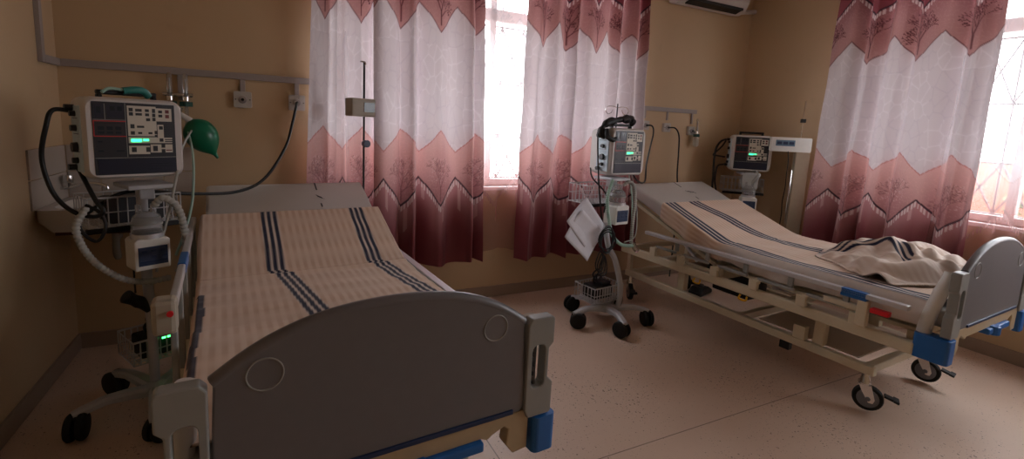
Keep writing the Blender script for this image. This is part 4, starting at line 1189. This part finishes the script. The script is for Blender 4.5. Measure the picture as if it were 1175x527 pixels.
# ------------------------------------------------------------------ weighing columns
def column_right():
    t = thing('weighing_column', 'beige upright column scale with lit display head beside the right curtain', 'scale', (4.44, -.755, 0), R(-38))
    obj('column', bmbox(-.055, .065, -.03, .03, .05, 1.44), M['column'], t, bevel=.006)
    obj('foot_plate', bmbox(-.17, .17, -.28, .05, .02, .06), M['column'], t, bevel=.01)
    d = obj('display_head', prism(rrect(-.29, .05, -.005, .125, .012), [], -.075, -.03), M['white_plastic'], t, bevel=.008)
    d.location = (-.0, 0, 1.335)
    s = obj('screen', bmbox(-.25, -.09, -.078, -.075, .045, .10), M['lcd'], d)
    bm = bmesh.new()
    for k in range(3): box(bm, -.24+k*.05, -.20+k*.05, -.080, -.078, .06, .085)
    obj('screen_digits', bm, M['humblue'], s)
    obj('height_rod', bmtube([(-.075, -.035, .35), (-.075, -.035, 1.16)], .007, 8), M['chrome'], t, smooth=True)
    obj('upper_rod', bmtube([(-.02, 0, 1.44), (-.02, 0, 1.80)], .005, 8), M['chrome'], t, smooth=True)
    obj('slider', bmbox(-.04, 0, -.016, .016, 1.60, 1.635), M['black'], t, bevel=.004)
    obj('black_catch', bmbox(.012, .03, -.034, -.03, 1.36, 1.44), M['black'], t, bevel=.003)
    return t
column_right()
hose('power_cable', [(4.235, -0.76, 1.335), (4.24, -0.77, 1.25), (4.225, -0.78, 1.12), (4.23, -0.78, 1.0), (4.20, -0.79, .88), (4.21, -0.79, .74), (4.19, -0.79, .5)], .004, M['cable'], 'thin black cable hanging from the display head of the right weighing column', 'cable')
def column_left():
    t = thing('height_gauge', 'thin metal rod with small beige display box before the left curtains', 'scale', (.57, -.26, 0), R(20))
    obj('rod', bmtube([(0, 0, .05), (0, 0, 1.80)], .007, 10), M['keydark'], t, smooth=True)
    obj('rod_tip', bmtube(spline([(-.03, 0, 1.805), (0, 0, 1.805), (.01, 0, 1.79)]), .006, 8), M['chrome'], t, smooth=True)
    obj('foot', bmlathe([(.13, .0), (.13, .02), (.05, .05), (.015, .06)], 24), M['grey_side'], t, smooth=True)
    hd = obj('display_box', bmbox(-.125, .045, -.07, .02, 1.455, 1.57), M['beige'], t, bevel=.008)
    obj('screen', bmbox(-.04, .035, -.074, -.07, 1.485, 1.545), M['lcd_dark'], hd)
    obj('clamp_knob', bmlathe([(.024, -.045), (.024, -.012)], 16, c=(0, 0, 1.28), ax='y'), M['humblue'], t, smooth=True)
column_left()

# small things low on the floor
hose('power_cable', [(2.95, -.10, .01), (2.80, -.35, .008), (2.62, -.55, .008), (2.5, -.6, .008)], .006, M['cable'], 'black cable on floor behind the middle stand and right bed head', 'cable')
def pedal():
    t = thing('suction_pedal', 'low black box on floor under the right bed', 'pedal', (3.55, -.55, 0), .3)
    obj('body', prism([(-.12, 0), (.12, 0), (.12, .03), (.04, .07), (-.06, .07), (-.12, .03)], [], -.06, .06), M['black'], t, bevel=.008)
    obj('button', bmlathe([(.03, .07), (.025, .085)], 14), M['keydark'], t, smooth=True)
pedal()

# ------------------------------------------------------------------ light
w = bpy.data.worlds.new('sky'); bpy.context.scene.world = w; w.use_nodes = True
nt = w.node_tree; bg = nt.nodes['Background']
tc = nt.nodes.new('ShaderNodeTexCoord'); sx = nt.nodes.new('ShaderNodeSeparateXYZ'); nt.links.new(tc.outputs['Generated'], sx.inputs[0])
rp = nt.nodes.new('ShaderNodeValToRGB'); nt.links.new(sx.outputs['Z'], rp.inputs['Fac'])
rp.color_ramp.elements[0].position = .0; rp.color_ramp.elements[0].color = (.95, .96, 1, 1)
rp.color_ramp.elements[1].position = .6; rp.color_ramp.elements[1].color = (.90, .94, 1, 1)
nt.links.new(rp.outputs['Color'], bg.inputs['Color'])
bg.inputs['Strength'].default_value = 4.5
def portal(loc, rot, sx_, sy_):
    l = bpy.data.lights.new('window_portal', 'AREA'); l.shape = 'RECTANGLE'; l.size = sx_; l.size_y = sy_
    l.cycles.is_portal = True
    o = bpy.data.objects.new('window_portal', l); C.objects.link(o); o.location = loc; o.rotation_euler = rot
portal(((bw[0]+bw[1])/2, .30, (bw[2]+bw[3])/2), (R(-90), 0, 0), bw[1]-bw[0]+.2, bw[3]-bw[2]+.2)
portal((XR+.30, (rw[0]+rw[1])/2, (rw[2]+rw[3])/2), (R(90), 0, R(90)), rw[1]-rw[0]+.2, rw[3]-rw[2]+.2)


# ------------------------------------------------------------------ camera
cam = bpy.data.cameras.new('camera'); co = bpy.data.objects.new('camera', cam); C.objects.link(co)
fw = Vector((0.44196428, 0.88598789, -0.1403319)); rt = Vector((0.89682659, -0.43977527, 0.04795598)); up = Vector((0.01922608, 0.14704821, 0.98894246))
co.matrix_world = Matrix(((rt.x, up.x, -fw.x, 0), (rt.y, up.y, -fw.y, -3.5081726), (rt.z, up.z, -fw.z, 1.43947706), (0, 0, 0, 1)))
cam.sensor_fit = 'HORIZONTAL'; cam.sensor_width = 36.0; cam.lens = 546.0475/1175*36
cam.shift_x = (587.5-577.6763)/1175
cam.shift_y = (222.0418-263.5)/1175
cam.clip_start = .05; cam.clip_end = 200
sc = bpy.context.scene; sc.camera = co
sc.view_settings.view_transform = 'Standard'; sc.view_settings.look = 'None'; sc.view_settings.gamma = 1.0; sc.view_settings.use_curve_mapping = False
sc.view_settings.exposure = 1.6
